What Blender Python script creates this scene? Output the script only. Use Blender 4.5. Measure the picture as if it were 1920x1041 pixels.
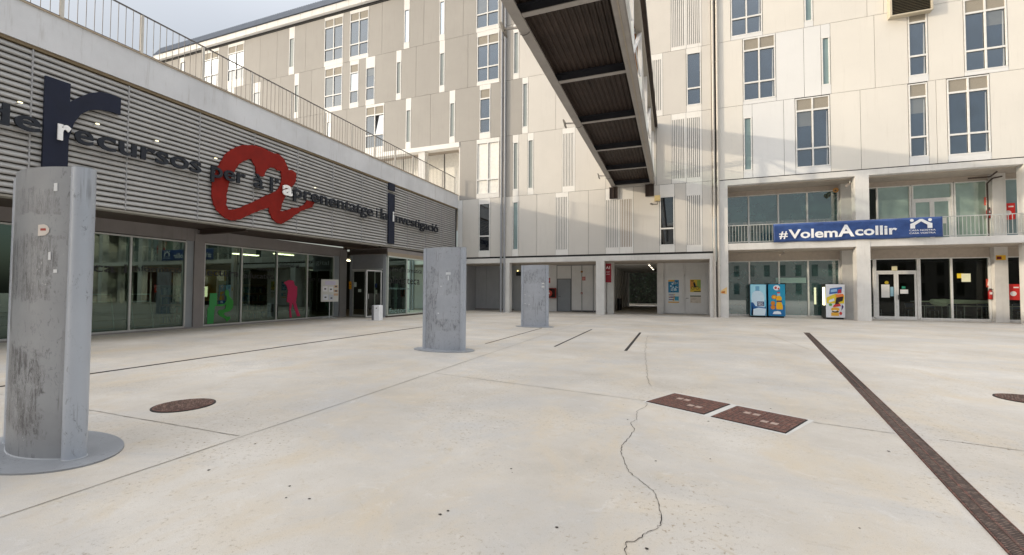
import bpy, bmesh, math, random
from math import sin, cos, pi, radians, atan2, sqrt
from mathutils import Vector, Matrix
random.seed(7)
S = bpy.context.scene
for o in list(bpy.data.objects): bpy.data.objects.remove(o)
COL = S.collection

# ------------------------------------------------------------------ camera
YAW, PIT, ROL, FPX, EYE = 0.3579, 0.0307, 0.0046, 809.5, 1.45
cam = bpy.data.cameras.new('camera'); co = bpy.data.objects.new('camera', cam); COL.objects.link(co)
cam.sensor_width = 36; cam.lens = 36*FPX/1920; cam.clip_start = 0.05; cam.clip_end = 2000
_f = Vector((-cos(PIT)*sin(YAW), cos(PIT)*cos(YAW), sin(PIT)))
_u = Vector((sin(PIT)*sin(YAW), -sin(PIT)*cos(YAW), cos(PIT)))
_r = Vector((cos(YAW), sin(YAW), 0))
R_ = cos(ROL)*_r + sin(ROL)*_u; U_ = -sin(ROL)*_r + cos(ROL)*_u
co.matrix_world = Matrix(((R_.x, U_.x, -_f.x, 0), (R_.y, U_.y, -_f.y, 0), (R_.z, U_.z, -_f.z, EYE), (0, 0, 0, 1)))
S.camera = co

# ------------------------------------------------------------------ light
VEIL = 6.6
SUN_DIR = Vector((2.2, 1.0, -0.585)).normalized()      # way the light travels
ELEV = math.asin(-SUN_DIR.z)
AZ = atan2(-SUN_DIR.x, -SUN_DIR.y)                      # from +Y, clockwise
w = bpy.data.worlds.new('World'); S.world = w; w.use_nodes = True
nt = w.node_tree; nt.nodes.clear()
sk = nt.nodes.new('ShaderNodeTexSky'); sk.sky_type = 'NISHITA'; sk.sun_disc = False
sk.sun_elevation = ELEV; sk.sun_rotation = AZ
sk.air_density = 1.0; sk.dust_density = 3.0; sk.ozone_density = 1.0
hs = nt.nodes.new('ShaderNodeHueSaturation'); hs.inputs['Saturation'].default_value = 0.6; hs.inputs['Value'].default_value = 0.26
# thin bright cloud veil, brightest overhead, over the clear sky
tc = nt.nodes.new('ShaderNodeTexCoord'); sx = nt.nodes.new('ShaderNodeSeparateXYZ'); nt.links.new(tc.outputs['Generated'], sx.inputs[0])
cz = nt.nodes.new('ShaderNodeMath'); cz.operation = 'MAXIMUM'; cz.inputs[1].default_value = 0; nt.links.new(sx.outputs['Z'], cz.inputs[0])
cp = nt.nodes.new('ShaderNodeMath'); cp.operation = 'POWER'; cp.inputs[1].default_value = 3.0; nt.links.new(cz.outputs[0], cp.inputs[0])
nz = nt.nodes.new('ShaderNodeTexNoise'); nz.inputs['Scale'].default_value = 2.2; nz.inputs['Detail'].default_value = 6; nt.links.new(tc.outputs['Generated'], nz.inputs['Vector'])
nr = nt.nodes.new('ShaderNodeMapRange'); nr.inputs[3].default_value = 0.88; nr.inputs[4].default_value = 1.12; nr.inputs[1].default_value = .3; nr.inputs[2].default_value = .7; nt.links.new(nz.outputs['Fac'], nr.inputs[0])
vm = nt.nodes.new('ShaderNodeMath'); vm.operation = 'MULTIPLY'; nt.links.new(cp.outputs[0], vm.inputs[0]); nt.links.new(nr.outputs[0], vm.inputs[1])
vc = nt.nodes.new('ShaderNodeVectorMath'); vc.operation = 'SCALE'; vc.inputs[0].default_value = (VEIL*.97, VEIL*.985, VEIL*1.02); nt.links.new(vm.outputs[0], vc.inputs['Scale'])
va = nt.nodes.new('ShaderNodeVectorMath'); va.operation = 'ADD'
bg = nt.nodes.new('ShaderNodeBackground'); bg.inputs['Strength'].default_value = 0.15
ow = nt.nodes.new('ShaderNodeOutputWorld')
nt.links.new(sk.outputs[0], hs.inputs['Color']); nt.links.new(hs.outputs[0], va.inputs[0]); nt.links.new(vc.outputs[0], va.inputs[1])
nt.links.new(va.outputs[0], bg.inputs['Color']); nt.links.new(bg.outputs[0], ow.inputs['Surface'])
sl = bpy.data.lights.new('sun', 'SUN'); so = bpy.data.objects.new('sun', sl); COL.objects.link(so)
sl.energy = 0.7; sl.angle = radians(1.0); sl.color = (1.0, 0.86, 0.66)
so.rotation_euler = SUN_DIR.to_track_quat('-Z', 'Y').to_euler(); so.location = (-40, -20, 40)
S.view_settings.view_transform = 'Standard'; S.view_settings.look = 'None'
S.view_settings.exposure = 1.86; S.view_settings.gamma = 1.0
S.render.engine = 'CYCLES'
S.cycles.max_bounces = 6

# ------------------------------------------------------------------ materials
def lin(c): return tuple(((x/255)/12.92 if x/255 <= .04045 else ((x/255+.055)/1.055)**2.4) for x in c)
def newmat(name):
    m = bpy.data.materials.new(name); m.use_nodes = True
    t = m.node_tree; p = t.nodes['Principled BSDF']; return m, t, p
def N(t, ty, **k):
    n = t.nodes.new(ty)
    for a, v in k.items(): setattr(n, a, v)
    return n
def pos(t, scale=(1, 1, 1)):
    g = N(t, 'ShaderNodeNewGeometry'); mp = N(t, 'ShaderNodeMapping'); mp.inputs['Scale'].default_value = scale
    t.links.new(g.outputs['Position'], mp.inputs['Vector']); return mp.outputs[0]
def noise(t, scale, detail=4, rough=.6, stretch=(1, 1, 1), dist=0):
    n = N(t, 'ShaderNodeTexNoise'); n.inputs['Scale'].default_value = scale; n.inputs['Detail'].default_value = detail
    n.inputs['Roughness'].default_value = rough; n.inputs['Distortion'].default_value = dist
    t.links.new(pos(t, stretch), n.inputs['Vector']); return n.outputs['Fac']
def ramp(t, src, a, b, ca=(0, 0, 0, 1), cb=(1, 1, 1, 1)):
    r = N(t, 'ShaderNodeValToRGB'); r.color_ramp.elements[0].position = a; r.color_ramp.elements[1].position = b
    r.color_ramp.elements[0].color = ca; r.color_ramp.elements[1].color = cb
    t.links.new(src, r.inputs[0]); return r.outputs[0]
def mix(t, fac, a, b):
    m = N(t, 'ShaderNodeMix', data_type='RGBA')
    if isinstance(fac, (int, float)): m.inputs[0].default_value = fac
    else: t.links.new(fac, m.inputs[0])
    for s, v in ((6, a), (7, b)):
        if isinstance(v, tuple): m.inputs[s].default_value = (*v[:3], 1)
        else: t.links.new(v, m.inputs[s])
    return m.outputs[2]
def mul(t, a, b):
    m = N(t, 'ShaderNodeMath', operation='MULTIPLY')
    for i, v in enumerate((a, b)):
        if isinstance(v, (int, float)): m.inputs[i].default_value = v
        else: t.links.new(v, m.inputs[i])
    return m.outputs[0]
def bump(t, p, src, st=.2, d=.01):
    b = N(t, 'ShaderNodeBump'); b.inputs['Strength'].default_value = st; b.inputs['Distance'].default_value = d
    t.links.new(src, b.inputs['Height']); t.links.new(b.outputs[0], p.inputs['Normal'])
def stone(name, c, var=.12, sc=.7, rough=.85, stain=.25, streak=True, bmp=.15, metal=0, island=0):
    """painted / concrete surface: cloudy tone, vertical drips, fine grain"""
    m, t, p = newmat(name)
    dark = tuple(x*(1-var*2) for x in c); lite = tuple(min(1, x*(1+var)) for x in c)
    base = mix(t, ramp(t, noise(t, sc, 5, .65), .3, .7), dark, lite)
    if stain:
        st = ramp(t, noise(t, 2.2, 6, .7, (3, 3, .22) if streak else (1, 1, 1)), .56, .78)
        base = mix(t, mul(t, st, stain), base, tuple(x*.55*y for x, y in zip(c, (1, .93, .85))))
    if island:
        gi = N(t, 'ShaderNodeNewGeometry'); base = mix(t, mul(t, gi.outputs['Random Per Island'], island), base, tuple(x*.8*y for x, y in zip(c, (1, 1.0, 1.02))))
    fine = noise(t, 60, 3, .6)
    base = mix(t, mul(t, ramp(t, fine, .3, .75), .12), base, tuple(x*.6 for x in c))
    t.links.new(base, p.inputs['Base Color']); p.inputs['Roughness'].default_value = rough; p.inputs['Metallic'].default_value = metal; p.inputs['Specular IOR Level'].default_value = .25
    bump(t, p, fine, bmp, .004)
    return m
def plain(name, c, rough=.5, metal=0, var=.08, sc=6, emit=0):
    m, t, p = newmat(name)
    b = mix(t, ramp(t, noise(t, sc, 4), .3, .7), tuple(x*(1-var) for x in c), tuple(min(1, x*(1+var)) for x in c))
    t.links.new(b, p.inputs['Base Color']); p.inputs['Roughness'].default_value = rough; p.inputs['Metallic'].default_value = metal
    if emit: p.inputs['Emission Color'].default_value = (*c, 1); p.inputs['Emission Strength'].default_value = emit
    return m
def glass(name, tint, refl=.12, ior=1.6, rough=.0, coat=(.92, .97, .95)):
    """see-through pane: tinted transmission with a mirror-like coat"""
    m = bpy.data.materials.new(name); m.use_nodes = True; t = m.node_tree; t.nodes.clear()
    o = N(t, 'ShaderNodeOutputMaterial'); tr = N(t, 'ShaderNodeBsdfTransparent'); gl = N(t, 'ShaderNodeBsdfGlossy')
    tr.inputs[0].default_value = (*tint, 1); gl.inputs['Roughness'].default_value = rough; gl.inputs[0].default_value = (*coat, 1)
    fr = N(t, 'ShaderNodeFresnel'); fr.inputs[0].default_value = ior
    ad = N(t, 'ShaderNodeMath', operation='ADD'); ad.use_clamp = True; ad.inputs[1].default_value = refl; t.links.new(fr.outputs[0], ad.inputs[0])
    mx = N(t, 'ShaderNodeMixShader'); t.links.new(ad.outputs[0], mx.inputs[0]); t.links.new(tr.outputs[0], mx.inputs[1]); t.links.new(gl.outputs[0], mx.inputs[2])
    t.links.new(mx.outputs[0], o.inputs[0]); return m
def backed(name, c, refl=.1, rough=.02, var=.25):
    """pane with blind or frosting behind: opaque colour under a mirror-like coat"""
    m = bpy.data.materials.new(name); m.use_nodes = True; t = m.node_tree; t.nodes.clear()
    o = N(t, 'ShaderNodeOutputMaterial'); df = N(t, 'ShaderNodeBsdfDiffuse'); gl = N(t, 'ShaderNodeBsdfGlossy')
    b = mix(t, ramp(t, noise(t, 1.1, 3), .35, .65), tuple(x*(1-var) for x in c), tuple(x*(1+var) for x in c)); t.links.new(b, df.inputs[0])
    gl.inputs['Roughness'].default_value = rough; gl.inputs[0].default_value = (.9, .95, .97, 1)
    fr = N(t, 'ShaderNodeFresnel'); fr.inputs[0].default_value = 1.6
    ad = N(t, 'ShaderNodeMath', operation='ADD'); ad.use_clamp = True; ad.inputs[1].default_value = refl; t.links.new(fr.outputs[0], ad.inputs[0])
    mx = N(t, 'ShaderNodeMixShader'); t.links.new(ad.outputs[0], mx.inputs[0]); t.links.new(df.outputs[0], mx.inputs[1]); t.links.new(gl.outputs[0], mx.inputs[2])
    t.links.new(mx.outputs[0], o.inputs[0]); return m

M = {}
def mk_ground():
    m, t, p = newmat('pale_concrete_paving')
    a = mix(t, ramp(t, noise(t, .3, 7, .68), .36, .66), (.43, .385, .325), (.62, .575, .51))
    a = mix(t, mul(t, ramp(t, noise(t, 1.3, 7, .72, (1, .55, 1), .8), .48, .68), .75), a, (.56, .465, .335))
    a = mix(t, mul(t, ramp(t, noise(t, .75, 7, .72, (.55, 1, 1), .6),   .49, .66), .85), a, (.455, .44, .42))
    a = mix(t, mul(t, ramp(t, noise(t, 3.1, 7, .8, (1, 1, 1), 1.5), .56, .70), .45), a, (.66, .64, .61))
    a = mix(t, mul(t, ramp(t, noise(t, 4.2, 7, .8, (1, 1, 1), 2.0), .57, .68), .6), a, (.42, .34, .235))
    spots = mul(t, ramp(t, noise(t, 26, 4, .7), .57, .66), ramp(t, noise(t, .55, 5, .65), .46, .58))
    a = mix(t, mul(t, spots, .9), a, (.24, .18, .11))
    sp2 = ramp(t, noise(t, 70, 3, .6), .63, .69)
    a = mix(t, mul(t, sp2, .55), a, (.25, .21, .17))
    a = mix(t, mul(t, ramp(t, noise(t, 190, 2, .5), .35, .8), .5), a, (.33, .295, .25))
    t.links.new(a, p.inputs['Base Color']); 
    r = ramp(t, noise(t, .8, 5), .3, .7, (.5, .5, .5, 1), (.8, .8, .8, 1)); t.links.new(r, p.inputs['Roughness'])
    p.inputs['Specular IOR Level'].default_value = .3
    bump(t, p, noise(t, 40, 4, .7), .3, .004)
    return m
M['ground'] = mk_ground()
M['concrete'] = stone('cast_concrete', (.70, .68, .645), .07, .8, .85, .35)
M['conc_lib'] = stone('library_concrete', (.27, .25, .245), .07, .8, .85, .35)
M['fascia'] = stone('fascia_concrete', (.64, .65, .67), .07, .5, .8, .75)
M['panelC'] = stone('beige_grey_cladding', (.375, .355, .325), .035, .4, .7, .28, island=.3)
M['panelB'] = stone('cream_cladding', (.64, .61, .56), .03, .4, .7, .25, island=.3)
M['panelE'] = stone('ivory_cladding', (.73, .70, .64), .025, .4, .7, .2, island=.22)
M['panelG'] = stone('pale_grey_cladding', (.73, .73, .72), .02, .4, .7, .12, island=.15)
M['white'] = stone('white_surround', (.78, .76, .72), .03, .8, .6, .4)
M['dark'] = plain('dark_joint', (.03, .03, .03), .9)
M['joint'] = plain('joint_backing', (.07, .065, .06), .9)
M['frame'] = plain('white_window_frame', (.74, .73, .70), .4)
M['alu'] = plain('grey_aluminium', (.52, .52, .51), .38, .3)
M['alu_green'] = plain('pale_green_aluminium', (.5, .54, .5), .4, .2)
M['grey_door'] = stone('grey_sheet_metal', (.30, .32, .34), .05, 1.5, .5, .2)
M['grey_wall'] = stone('white_grey_sheet', (.80, .79, .77), .04, 1.2, .6, .25)
M['dgrey_wall'] = stone('mid_grey_sheet', (.42, .43, .45), .06, 1.2, .5, .25)
M['soffit'] = plain('soffit', (.46, .40, .34), .8)
M['brown_steel'] = stone('brown_steel', (.075, .055, .045), .1, 2, .6, .2)
M['slat'] = stone('aluminium_louvre', (.40, .395, .385), .06, 1.2, .5, .3, False, .05, .0)
M['navy'] = plain('navy_paint', (.004, .008, .026), .8, 0, .2, 2)
M['navy2'] = plain('navy_letter', (.005, .009, .018), .6)
M['letter_white'] = plain('white_letter', (.85, .85, .85), .4)
M['red'] = stone('red_paint', (.22, .010, .005), .1, 3, .7, .2, False)
M['pane'] = backed('window_pane', (.022, .035, .055), .26, .01, .3)
M['pane_dark'] = backed('dark_pane', (.008, .01, .014), .10, .01, .3)
M['frost'] = backed('frosted_pane', (.28, .30, .275), .06, .25, .06)
M['frostB'] = backed('frosted_teal_pane', (.20, .28, .275), .06, .25, .08)
M['teal'] = backed('teal_pane', (.055, .11, .105), .18, .012, .2)
M['pale_green'] = backed('curtained_pane', (.27, .36, .30), .10, .012, .12)
M['clear'] = glass('clear_green_glass', (.60, .68, .62), .0, 1.33)
M['clearlib'] = glass('library_glass', (.22, .31, .25), .09, 1.42, 0, (.72, .95, .84))
M['grille'] = None
M['steel'] = None
M['bridge'] = stone('bridge_grey_paint', (.36, .335, .31), .06, 2, .55, .3)
M['bridge_dark'] = stone('bridge_dark_steel', (.032, .033, .04), .15, 2, .5, .3)
M['deck'] = stone('bridge_deck_sheet', (.052, .037, .03), .2, 1.5, .6, .5, False)
M['bridge_white'] = stone('bridge_white_paint', (.78, .79, .80), .03, 2, .45, .1)
M['wood'] = stone('orange_wood_soffit', (.50, .22, .07), .12, 1.5, .6, .3)
M['roof'] = stone('roof_sheet', (.10, .115, .14), .08, 2, .6, .1)
M['rust'] = None
M['joint_line'] = stone('joint_filler', (.27, .24, .20), .15, 5, .9, 0)
M['patch'] = stone('repair_mortar', (.57, .545, .50), .05, 4, .9, .2, False)
M['slot'] = stone('slot_drain', (.045, .038, .034), .3, 8, .8, 0)
M['paper'] = plain('paper', (.78, .77, .74), .8)
M['black'] = plain('black_plastic', (.012, .012, .013), .4)
M['rail'] = plain('painted_rail', (.09, .08, .075), .5)
M['rail_w'] = plain('galvanised_rail', (.55, .55, .52), .45, .2)
M['tube'] = plain('lit_tube', (1.0, .93, .72), .5, 0, .01, 5, 1.1); M['tube_lib'] = plain('lit_library_tube', (1.0, .85, .55), .5, 0, .01, 5, 3.0)
M['hedge'] = plain('ivy_leaf', (.012, .028, .012), .5, 0, .5, 3)
M['banner'] = None
def mk_grille():
    m, t, p = newmat('woven_grille')
    wv = N(t, 'ShaderNodeTexWave'); wv.inputs['Scale'].default_value = 9; wv.bands_direction = 'Z'; wv.inputs['Distortion'].default_value = 1.5
    wv.inputs['Detail Scale'].default_value = 6
    t.links.new(pos(t), wv.inputs['Vector'])
    t.links.new(mix(t, wv.outputs['Fac'], (.16, .14, .11), (.42, .38, .31)), p.inputs['Base Color']); p.inputs['Roughness'].default_value = .7
    return m
M['grille'] = mk_grille()
def mk_totem(name='scuffed_grey_steel_paint', patches=(), base0=(.255, .262, .275), base1=(.33, .34, .355), fill=.45):
    m, t, p = newmat(name)
    tc = N(t, 'ShaderNodeTexCoord'); sp = N(t, 'ShaderNodeSeparateXYZ'); t.links.new(tc.outputs['Object'], sp.inputs[0])
    def mth(op, a, b=None, c=None):
        n = N(t, 'ShaderNodeMath', operation=op)
        for i, v in enumerate((a, b, c)):
            if v is None: continue
            if isinstance(v, (int, float)): n.inputs[i].default_value = v
            else: t.links.new(v, n.inputs[i])
        return n.outputs[0]
    base = mix(t, ramp(t, noise(t, 1.2, 5, .6), .35, .65), base0, base1)
    wob = mth('ADD', mth('SUBTRACT', noise(t, 9, 6, .75), .5), mth('SUBTRACT', noise(t, 2.6, 3, .6), .5))
    mask = None
    for cx, cz, hw, hh, st in patches:
        dx = mth('DIVIDE', mth('ABSOLUTE', mth('SUBTRACT', sp.outputs['X'], cx)), hw); dz = mth('DIVIDE', mth('ABSOLUTE', mth('SUBTRACT', sp.outputs['Z'], cz)), hh)
        d = mth('ADD', mth('MAXIMUM', dx, dz), mth('MULTIPLY', wob, 1.1))
        k = mul(t, ramp(t, d, .86, 1.02, (1, 1, 1, 1), (0, 0, 0, 1)), st)
        mask = k if mask is None else mth('MAXIMUM', mask, k)
    fine = ramp(t, noise(t, 26, 9, .88, (1, 1, .16), .8), .48, .56)
    flake = ramp(t, noise(t, 60, 6, .85, (1, 1, .7), .6), .55, .62)
    a = base
    if mask is not None:
        a = mix(t, mul(t, mul(t, mask, ramp(t, noise(t, 5, 5, .7), .40, .60)), fill), a, (.15, .145, .145))
        brk = ramp(t, noise(t, 7, 5, .7, (1, 1, .5)), .42, .56)
        mask = mul(t, mask, brk) if fill < .3 else mask
        a = mix(t, mul(t, mul(t, mask, fine), .9), a, (.06, .06, .065))
        a = mix(t, mul(t, mul(t, mask, flake), .5), a, (.46, .46, .47))
    a = mix(t, mul(t, mul(t, ramp(t, noise(t, 28, 7, .8, (1, 1, .4), .7), .56, .64), ramp(t, noise(t, 1.9, 3, .5), .44, .54)), .7), a, (.10, .10, .105))
    wh = mul(t, ramp(t, noise(t, 14, 6, .8, (1, 1, .8)), .66, .675), ramp(t, noise(t, 2.6, 2), .48, .52))
    a = mix(t, mul(t, wh, .9), a, (.66, .66, .66))
    drip = mul(t, ramp(t, noise(t, 17, 4, .6, (1, 1, .04)), .60, .66), ramp(t, noise(t, 2.4, 3), .45, .6))
    a = mix(t, mul(t, drip, .45), a, (.11, .105, .105))
    t.links.new(a, p.inputs['Base Color']); p.inputs['Roughness'].default_value = .42; p.inputs['Metallic'].default_value = .1
    bump(t, p, fine, .12, .003)
    return m
M['totem'] = mk_totem()
M['totem_edge'] = mk_totem('edge_tube_sky_sheen', (), (.40, .43, .48), (.46, .49, .54)); M['totem_edge'].node_tree.nodes['Principled BSDF'].inputs['Roughness'].default_value = .3  # sky's bluish sheen on the tubes is put into this lighter colour
M['totem1'] = mk_totem('steel_paint_with_torn_poster_marks', ((-.02, .55, .36, .36, 1), (-.30, 1.5, .17, .42, 1), (.05, 1.6, .34, .3, .7), (.1, 2.2, .3, .12, .5)))
M['totem2'] = mk_totem('steel_paint_with_scrape_marks', ((-.28, 1.1, .2, .85, .9), (.33, 1.65, .2, .3, .6), (.05, .62, .45, .16, .8), (-.3, .3, .22, .35, .8)), (.38, .40, .44), (.45, .47, .51), .15)
M['totem3'] = mk_totem('steel_paint_with_glue_marks', ((.0, 2.05, .42, .3, .8), (.33, 1.05, .16, .22, .8), (-.05, .78, .42, .12, .5)), (.40, .42, .46), (.47, .49, .53), .12)
def mk_rust(name, c1, c2):
    m, t, p = newmat(name)
    v = N(t, 'ShaderNodeTexVoronoi'); v.inputs['Scale'].default_value = 26; t.links.new(pos(t), v.inputs['Vector'])
    a = mix(t, ramp(t, noise(t, 9, 6, .75), .35, .65), c1, c2)
    a = mix(t, mul(t, ramp(t, v.outputs['Distance'], .38, .5), .6), a, (.05, .03, .022))
    a = mix(t, mul(t, ramp(t, noise(t, 30, 3), .62, .7), .4), a, (.33, .24, .17))
    t.links.new(a, p.inputs['Base Color']); p.inputs['Roughness'].default_value = .75
    bump(t, p, v.outputs['Distance'], .5, .01); return m
M['rust'] = mk_rust('rusty_iron', (.10, .038, .027), (.20, .08, .055))
M['rust3'] = plain('worn_badge', (.36, .26, .21), .7)
M['rust2'] = mk_rust('rusty_grate', (.17, .11, .085), (.30, .21, .165))
def mk_banner():
    m, t, p = newmat('blue_vinyl')
    a = mix(t, ramp(t, noise(t, 1.5, 5, .6), .35, .65), (.020, .055, .19), (.04, .095, .29))
    t.links.new(a, p.inputs['Base Color']); p.inputs['Roughness'].default_value = .45
    bump(t, p, noise(t, 2.2, 4, .6, (1, 1, 1), 1.5), .7, .05); return m
M['banner'] = mk_banner()
def C(c, rough=.5, metal=0, emit=0):
    k = 'c%s%s%s' % (c, rough, emit)
    if k not in M: M[k] = plain('paint_%d' % len(M), lin(c), rough, metal, .05, 8, emit)
    return M[k]

# ------------------------------------------------------------------ building blocks
ORG = {}
def org(o): return ORG.get(o.name, Vector((0, 0, 0)))
def tag(o, label=None, cat=None, group=None, kind=None):
    for k, v in (('label', label), ('category', cat), ('group', group), ('kind', kind)):
        if v: o[k] = v
    return o
def thing(name, loc, label, cat, group=None):
    o = bpy.data.objects.new(name, None); COL.objects.link(o); o.location = loc; o.empty_display_size = .2
    ORG[o.name] = Vector(loc); return tag(o, label, cat, group)
class MB:
    def __init__(s): s.v = []; s.f = []; s.sm = []
    def add(s, vs, fs, smooth=False):
        b = len(s.v); s.v += [tuple(x) for x in vs]
        for f in fs: s.f.append([b+i for i in f]); s.sm.append(smooth)
        return s
    def box(s, x0, x1, y0, y1, z0, z1):
        if x0 > x1: x0, x1 = x1, x0
        if y0 > y1: y0, y1 = y1, y0
        if z0 > z1: z0, z1 = z1, z0
        return s.add([(x0, y0, z0), (x1, y0, z0), (x1, y1, z0), (x0, y1, z0), (x0, y0, z1), (x1, y0, z1), (x1, y1, z1), (x0, y1, z1)],
                     [(0, 3, 2, 1), (4, 5, 6, 7), (0, 1, 5, 4), (1, 2, 6, 5), (2, 3, 7, 6), (3, 0, 4, 7)])
    def quad(s, a, b, c, d): return s.add([a, b, c, d], [(0, 1, 2, 3)])
    def bar(s, p, q, w_, h_=None):
        """square bar from p to q"""
        h_ = h_ or w_; p = Vector(p); q = Vector(q); d = (q-p).normalized()
        a = d.cross(Vector((0, 0, 1))); a = Vector((1, 0, 0)) if a.length < 1e-4 else a.normalized(); b = d.cross(a).normalized()
        vs = [e + a*i*w_/2 + b*j*h_/2 for e in (p, q) for i, j in ((-1, -1), (1, -1), (1, 1), (-1, 1))]
        return s.add(vs, [(0, 1, 2, 3), (7, 6, 5, 4), (0, 4, 5, 1), (1, 5, 6, 2), (2, 6, 7, 3), (3, 7, 4, 0)])
    def tube(s, p, q, r, r2=None, n=12, caps=True):
        r2 = r if r2 is None else r2; p = Vector(p); q = Vector(q); d = (q-p).normalized()
        a = d.cross(Vector((0, 0, 1))); a = Vector((1, 0, 0)) if a.length < 1e-4 else a.normalized(); b = d.cross(a).normalized()
        vs = [e + (a*cos(2*pi*k/n) + b*sin(2*pi*k/n))*rr for e, rr in ((p, r), (q, r2)) for k in range(n)]
        s.add(vs, [(k, (k+1) % n, n+(k+1) % n, n+k) for k in range(n)], True)
        if caps: s.add(vs, [tuple(range(n))[::-1], tuple(range(n, 2*n))])
        return s
    def prism(s, poly, z0, z1, smooth=False):
        n = len(poly); vs = [(x, y, z) for z in (z0, z1) for x, y in poly]
        s.add(vs, [(k, (k+1) % n, n+(k+1) % n, n+k) for k in range(n)], smooth)
        return s.add(vs, [tuple(range(n))[::-1], tuple(range(n, 2*n))])
    def disc(s, c, r, n=20, nrm='z', r2=None):
        r2 = r2 or r
        f = {'z': lambda a, b: (c[0]+a, c[1]+b, c[2]), 'y': lambda a, b: (c[0]+a, c[1], c[2]+b), 'x': lambda a, b: (c[0], c[1]+a, c[2]+b)}[nrm]
        return s.add([f(r*cos(2*pi*k/n), r2*sin(2*pi*k/n)) for k in range(n)], [tuple(range(n))])
    def build(s, name, mat_, parent=None, bevel=0):
        o = org(parent) if parent else Vector((0, 0, 0))
        me = bpy.data.meshes.new(name); me.from_pydata([tuple(Vector(v)-o) for v in s.v], [], s.f)
        me.polygons.foreach_set('use_smooth', s.sm); me.materials.append(mat_)
        bm = bmesh.new(); bm.from_mesh(me)
        bmesh.ops.recalc_face_normals(bm, faces=bm.faces); bm.to_mesh(me); bm.free(); me.update()
        ob = bpy.data.objects.new(name, me); COL.objects.link(ob)
        if parent: ob.parent = parent; ORG[ob.name] = o
        if bevel:
            md = ob.modifiers.new('b', 'BEVEL'); md.width = bevel; md.segments = 2; md.limit_method = 'ANGLE'
        return ob
def box(name, m, parent, *b, bevel=0): return MB().box(*b).build(name, m, parent, bevel)
def plane_axes(kind):
    # local (u, v) of a flat shape -> world; front faces the courtyard
    if kind == 'Y': return lambda u, v, d, k: Vector((u, k-d, v))        # facade facing -Y, plane y=k
    if kind == 'X': return lambda u, v, d, k: Vector((k+d, u, v))        # facade facing +X, plane x=k
def shape(name, m, parent, loops, kind, k, thick=.02, off=0):
    """flat cut-out (loops of (u,v), inner loops are holes) laid on a facade plane"""
    cu = bpy.data.curves.new('t', 'CURVE'); cu.dimensions = '2D'; cu.fill_mode = 'BOTH'; cu.extrude = thick/2
    for lp in loops:
        sp = cu.splines.new('POLY'); sp.points.add(len(lp)-1); sp.use_cyclic_u = True
        for i, (a, b) in enumerate(lp): sp.points[i].co = (a, b, 0, 1)
    return from_curve(cu, name, m, parent, kind, k, thick, off)
def from_curve(cu, name, m, parent, kind, k, thick, off, sx=1, ox=0, oy=0, fn=None):
    tmp = bpy.data.objects.new('tmp', cu); COL.objects.link(tmp)
    dg = bpy.context.evaluated_depsgraph_get(); me = bpy.data.meshes.new_from_object(tmp.evaluated_get(dg))
    bpy.data.objects.remove(tmp); bpy.data.curves.remove(cu)
    ax = plane_axes(kind); o = org(parent) if parent else Vector((0, 0, 0))
    for v in me.vertices:
        u, vv, d = v.co.x*sx+ox, v.co.y+oy, v.co.z + thick/2 + off
        if fn: u, vv = fn(u, vv)
        v.co = ax(u, vv, d, k) - o
    me.materials.clear(); me.materials.append(m); me.name = name
    if kind == 'Y': pass
    bm = bmesh.new(); bm.from_mesh(me); bmesh.ops.recalc_face_normals(bm, faces=bm.faces); bm.to_mesh(me); bm.free()
    ob = bpy.data.objects.new(name, me); COL.objects.link(ob)
    if parent: ob.parent = parent; ORG[ob.name] = o
    return ob
def text(name, s, m, parent, u0, u1, v0, xh, kind, k, thick=.01, off=.0, bold=0.0, letters=False, fn=None):
    """string between u0 and u1 with base line v0; xh = size of an x"""
    cu = bpy.data.curves.new('t', 'FONT'); cu.body = s; cu.size = xh/.547; cu.extrude = thick/2; cu.offset = bold*xh; cu.resolution_u = 3
    tmp = bpy.data.objects.new('tmp', cu); COL.objects.link(tmp); bpy.context.view_layer.update()
    dg = bpy.context.evaluated_depsgraph_get(); me = bpy.data.meshes.new_from_object(tmp.evaluated_get(dg))
    xs = [v.co.x for v in me.vertices]; x0, x1 = min(xs), max(xs); bpy.data.meshes.remove(me)
    bpy.data.objects.remove(tmp)
    if u1 is None: sx = 1
    else: sx = (u1-u0)/(x1-x0)
    ob = from_curve(cu, name, m, parent, kind, k, thick, off, sx, u0-x0*sx, v0, fn)
    if not letters: return [ob]
    # one mesh per letter
    bm = bmesh.new(); bm.from_mesh(ob.data); bm.verts.ensure_lookup_table(); seen = set(); isl = []
    ai = 0 if kind == 'Y' else 1
    for v in bm.verts:
        if v.index in seen: continue
        st = [v]; comp = []; seen.add(v.index)
        while st:
            q = st.pop(); comp.append(q.index)
            for e in q.link_edges:
                r = e.other_vert(q)
                if r.index not in seen: seen.add(r.index); st.append(r)
        us = [bm.verts[i].co[ai] for i in comp]; isl.append([min(us), max(us), set(comp)])
    isl.sort(key=lambda a: a[0]); groups = []
    for a in isl:
        if groups:
            g = groups[-1]; ov = min(a[1], g[1]) - max(a[0], g[0])
            if ov > .5*min(a[1]-a[0], g[1]-g[0]): g[0] = min(g[0], a[0]); g[1] = max(g[1], a[1]); g[2] |= a[2]; continue
        groups.append(a)
    out = []
    for g in groups:
        idx = {i: n for n, i in enumerate(sorted(g[2]))}
        me2 = bpy.data.meshes.new('letter')
        me2.from_pydata([tuple(bm.verts[i].co) for i in sorted(g[2])], [], [[idx[v.index] for v in f.verts] for f in bm.faces if f.verts[0].index in idx])
        me2.materials.append(m); o2 = bpy.data.objects.new(name, me2); COL.objects.link(o2); o2.parent = parent; ORG[o2.name] = org(parent) if parent else Vector(); out.append(o2)
    bm.free(); bpy.data.objects.remove(ob)
    return out
def structure(o): o['kind'] = 'structure'; return o
def jit(a): return random.uniform(-a, a)

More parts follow.
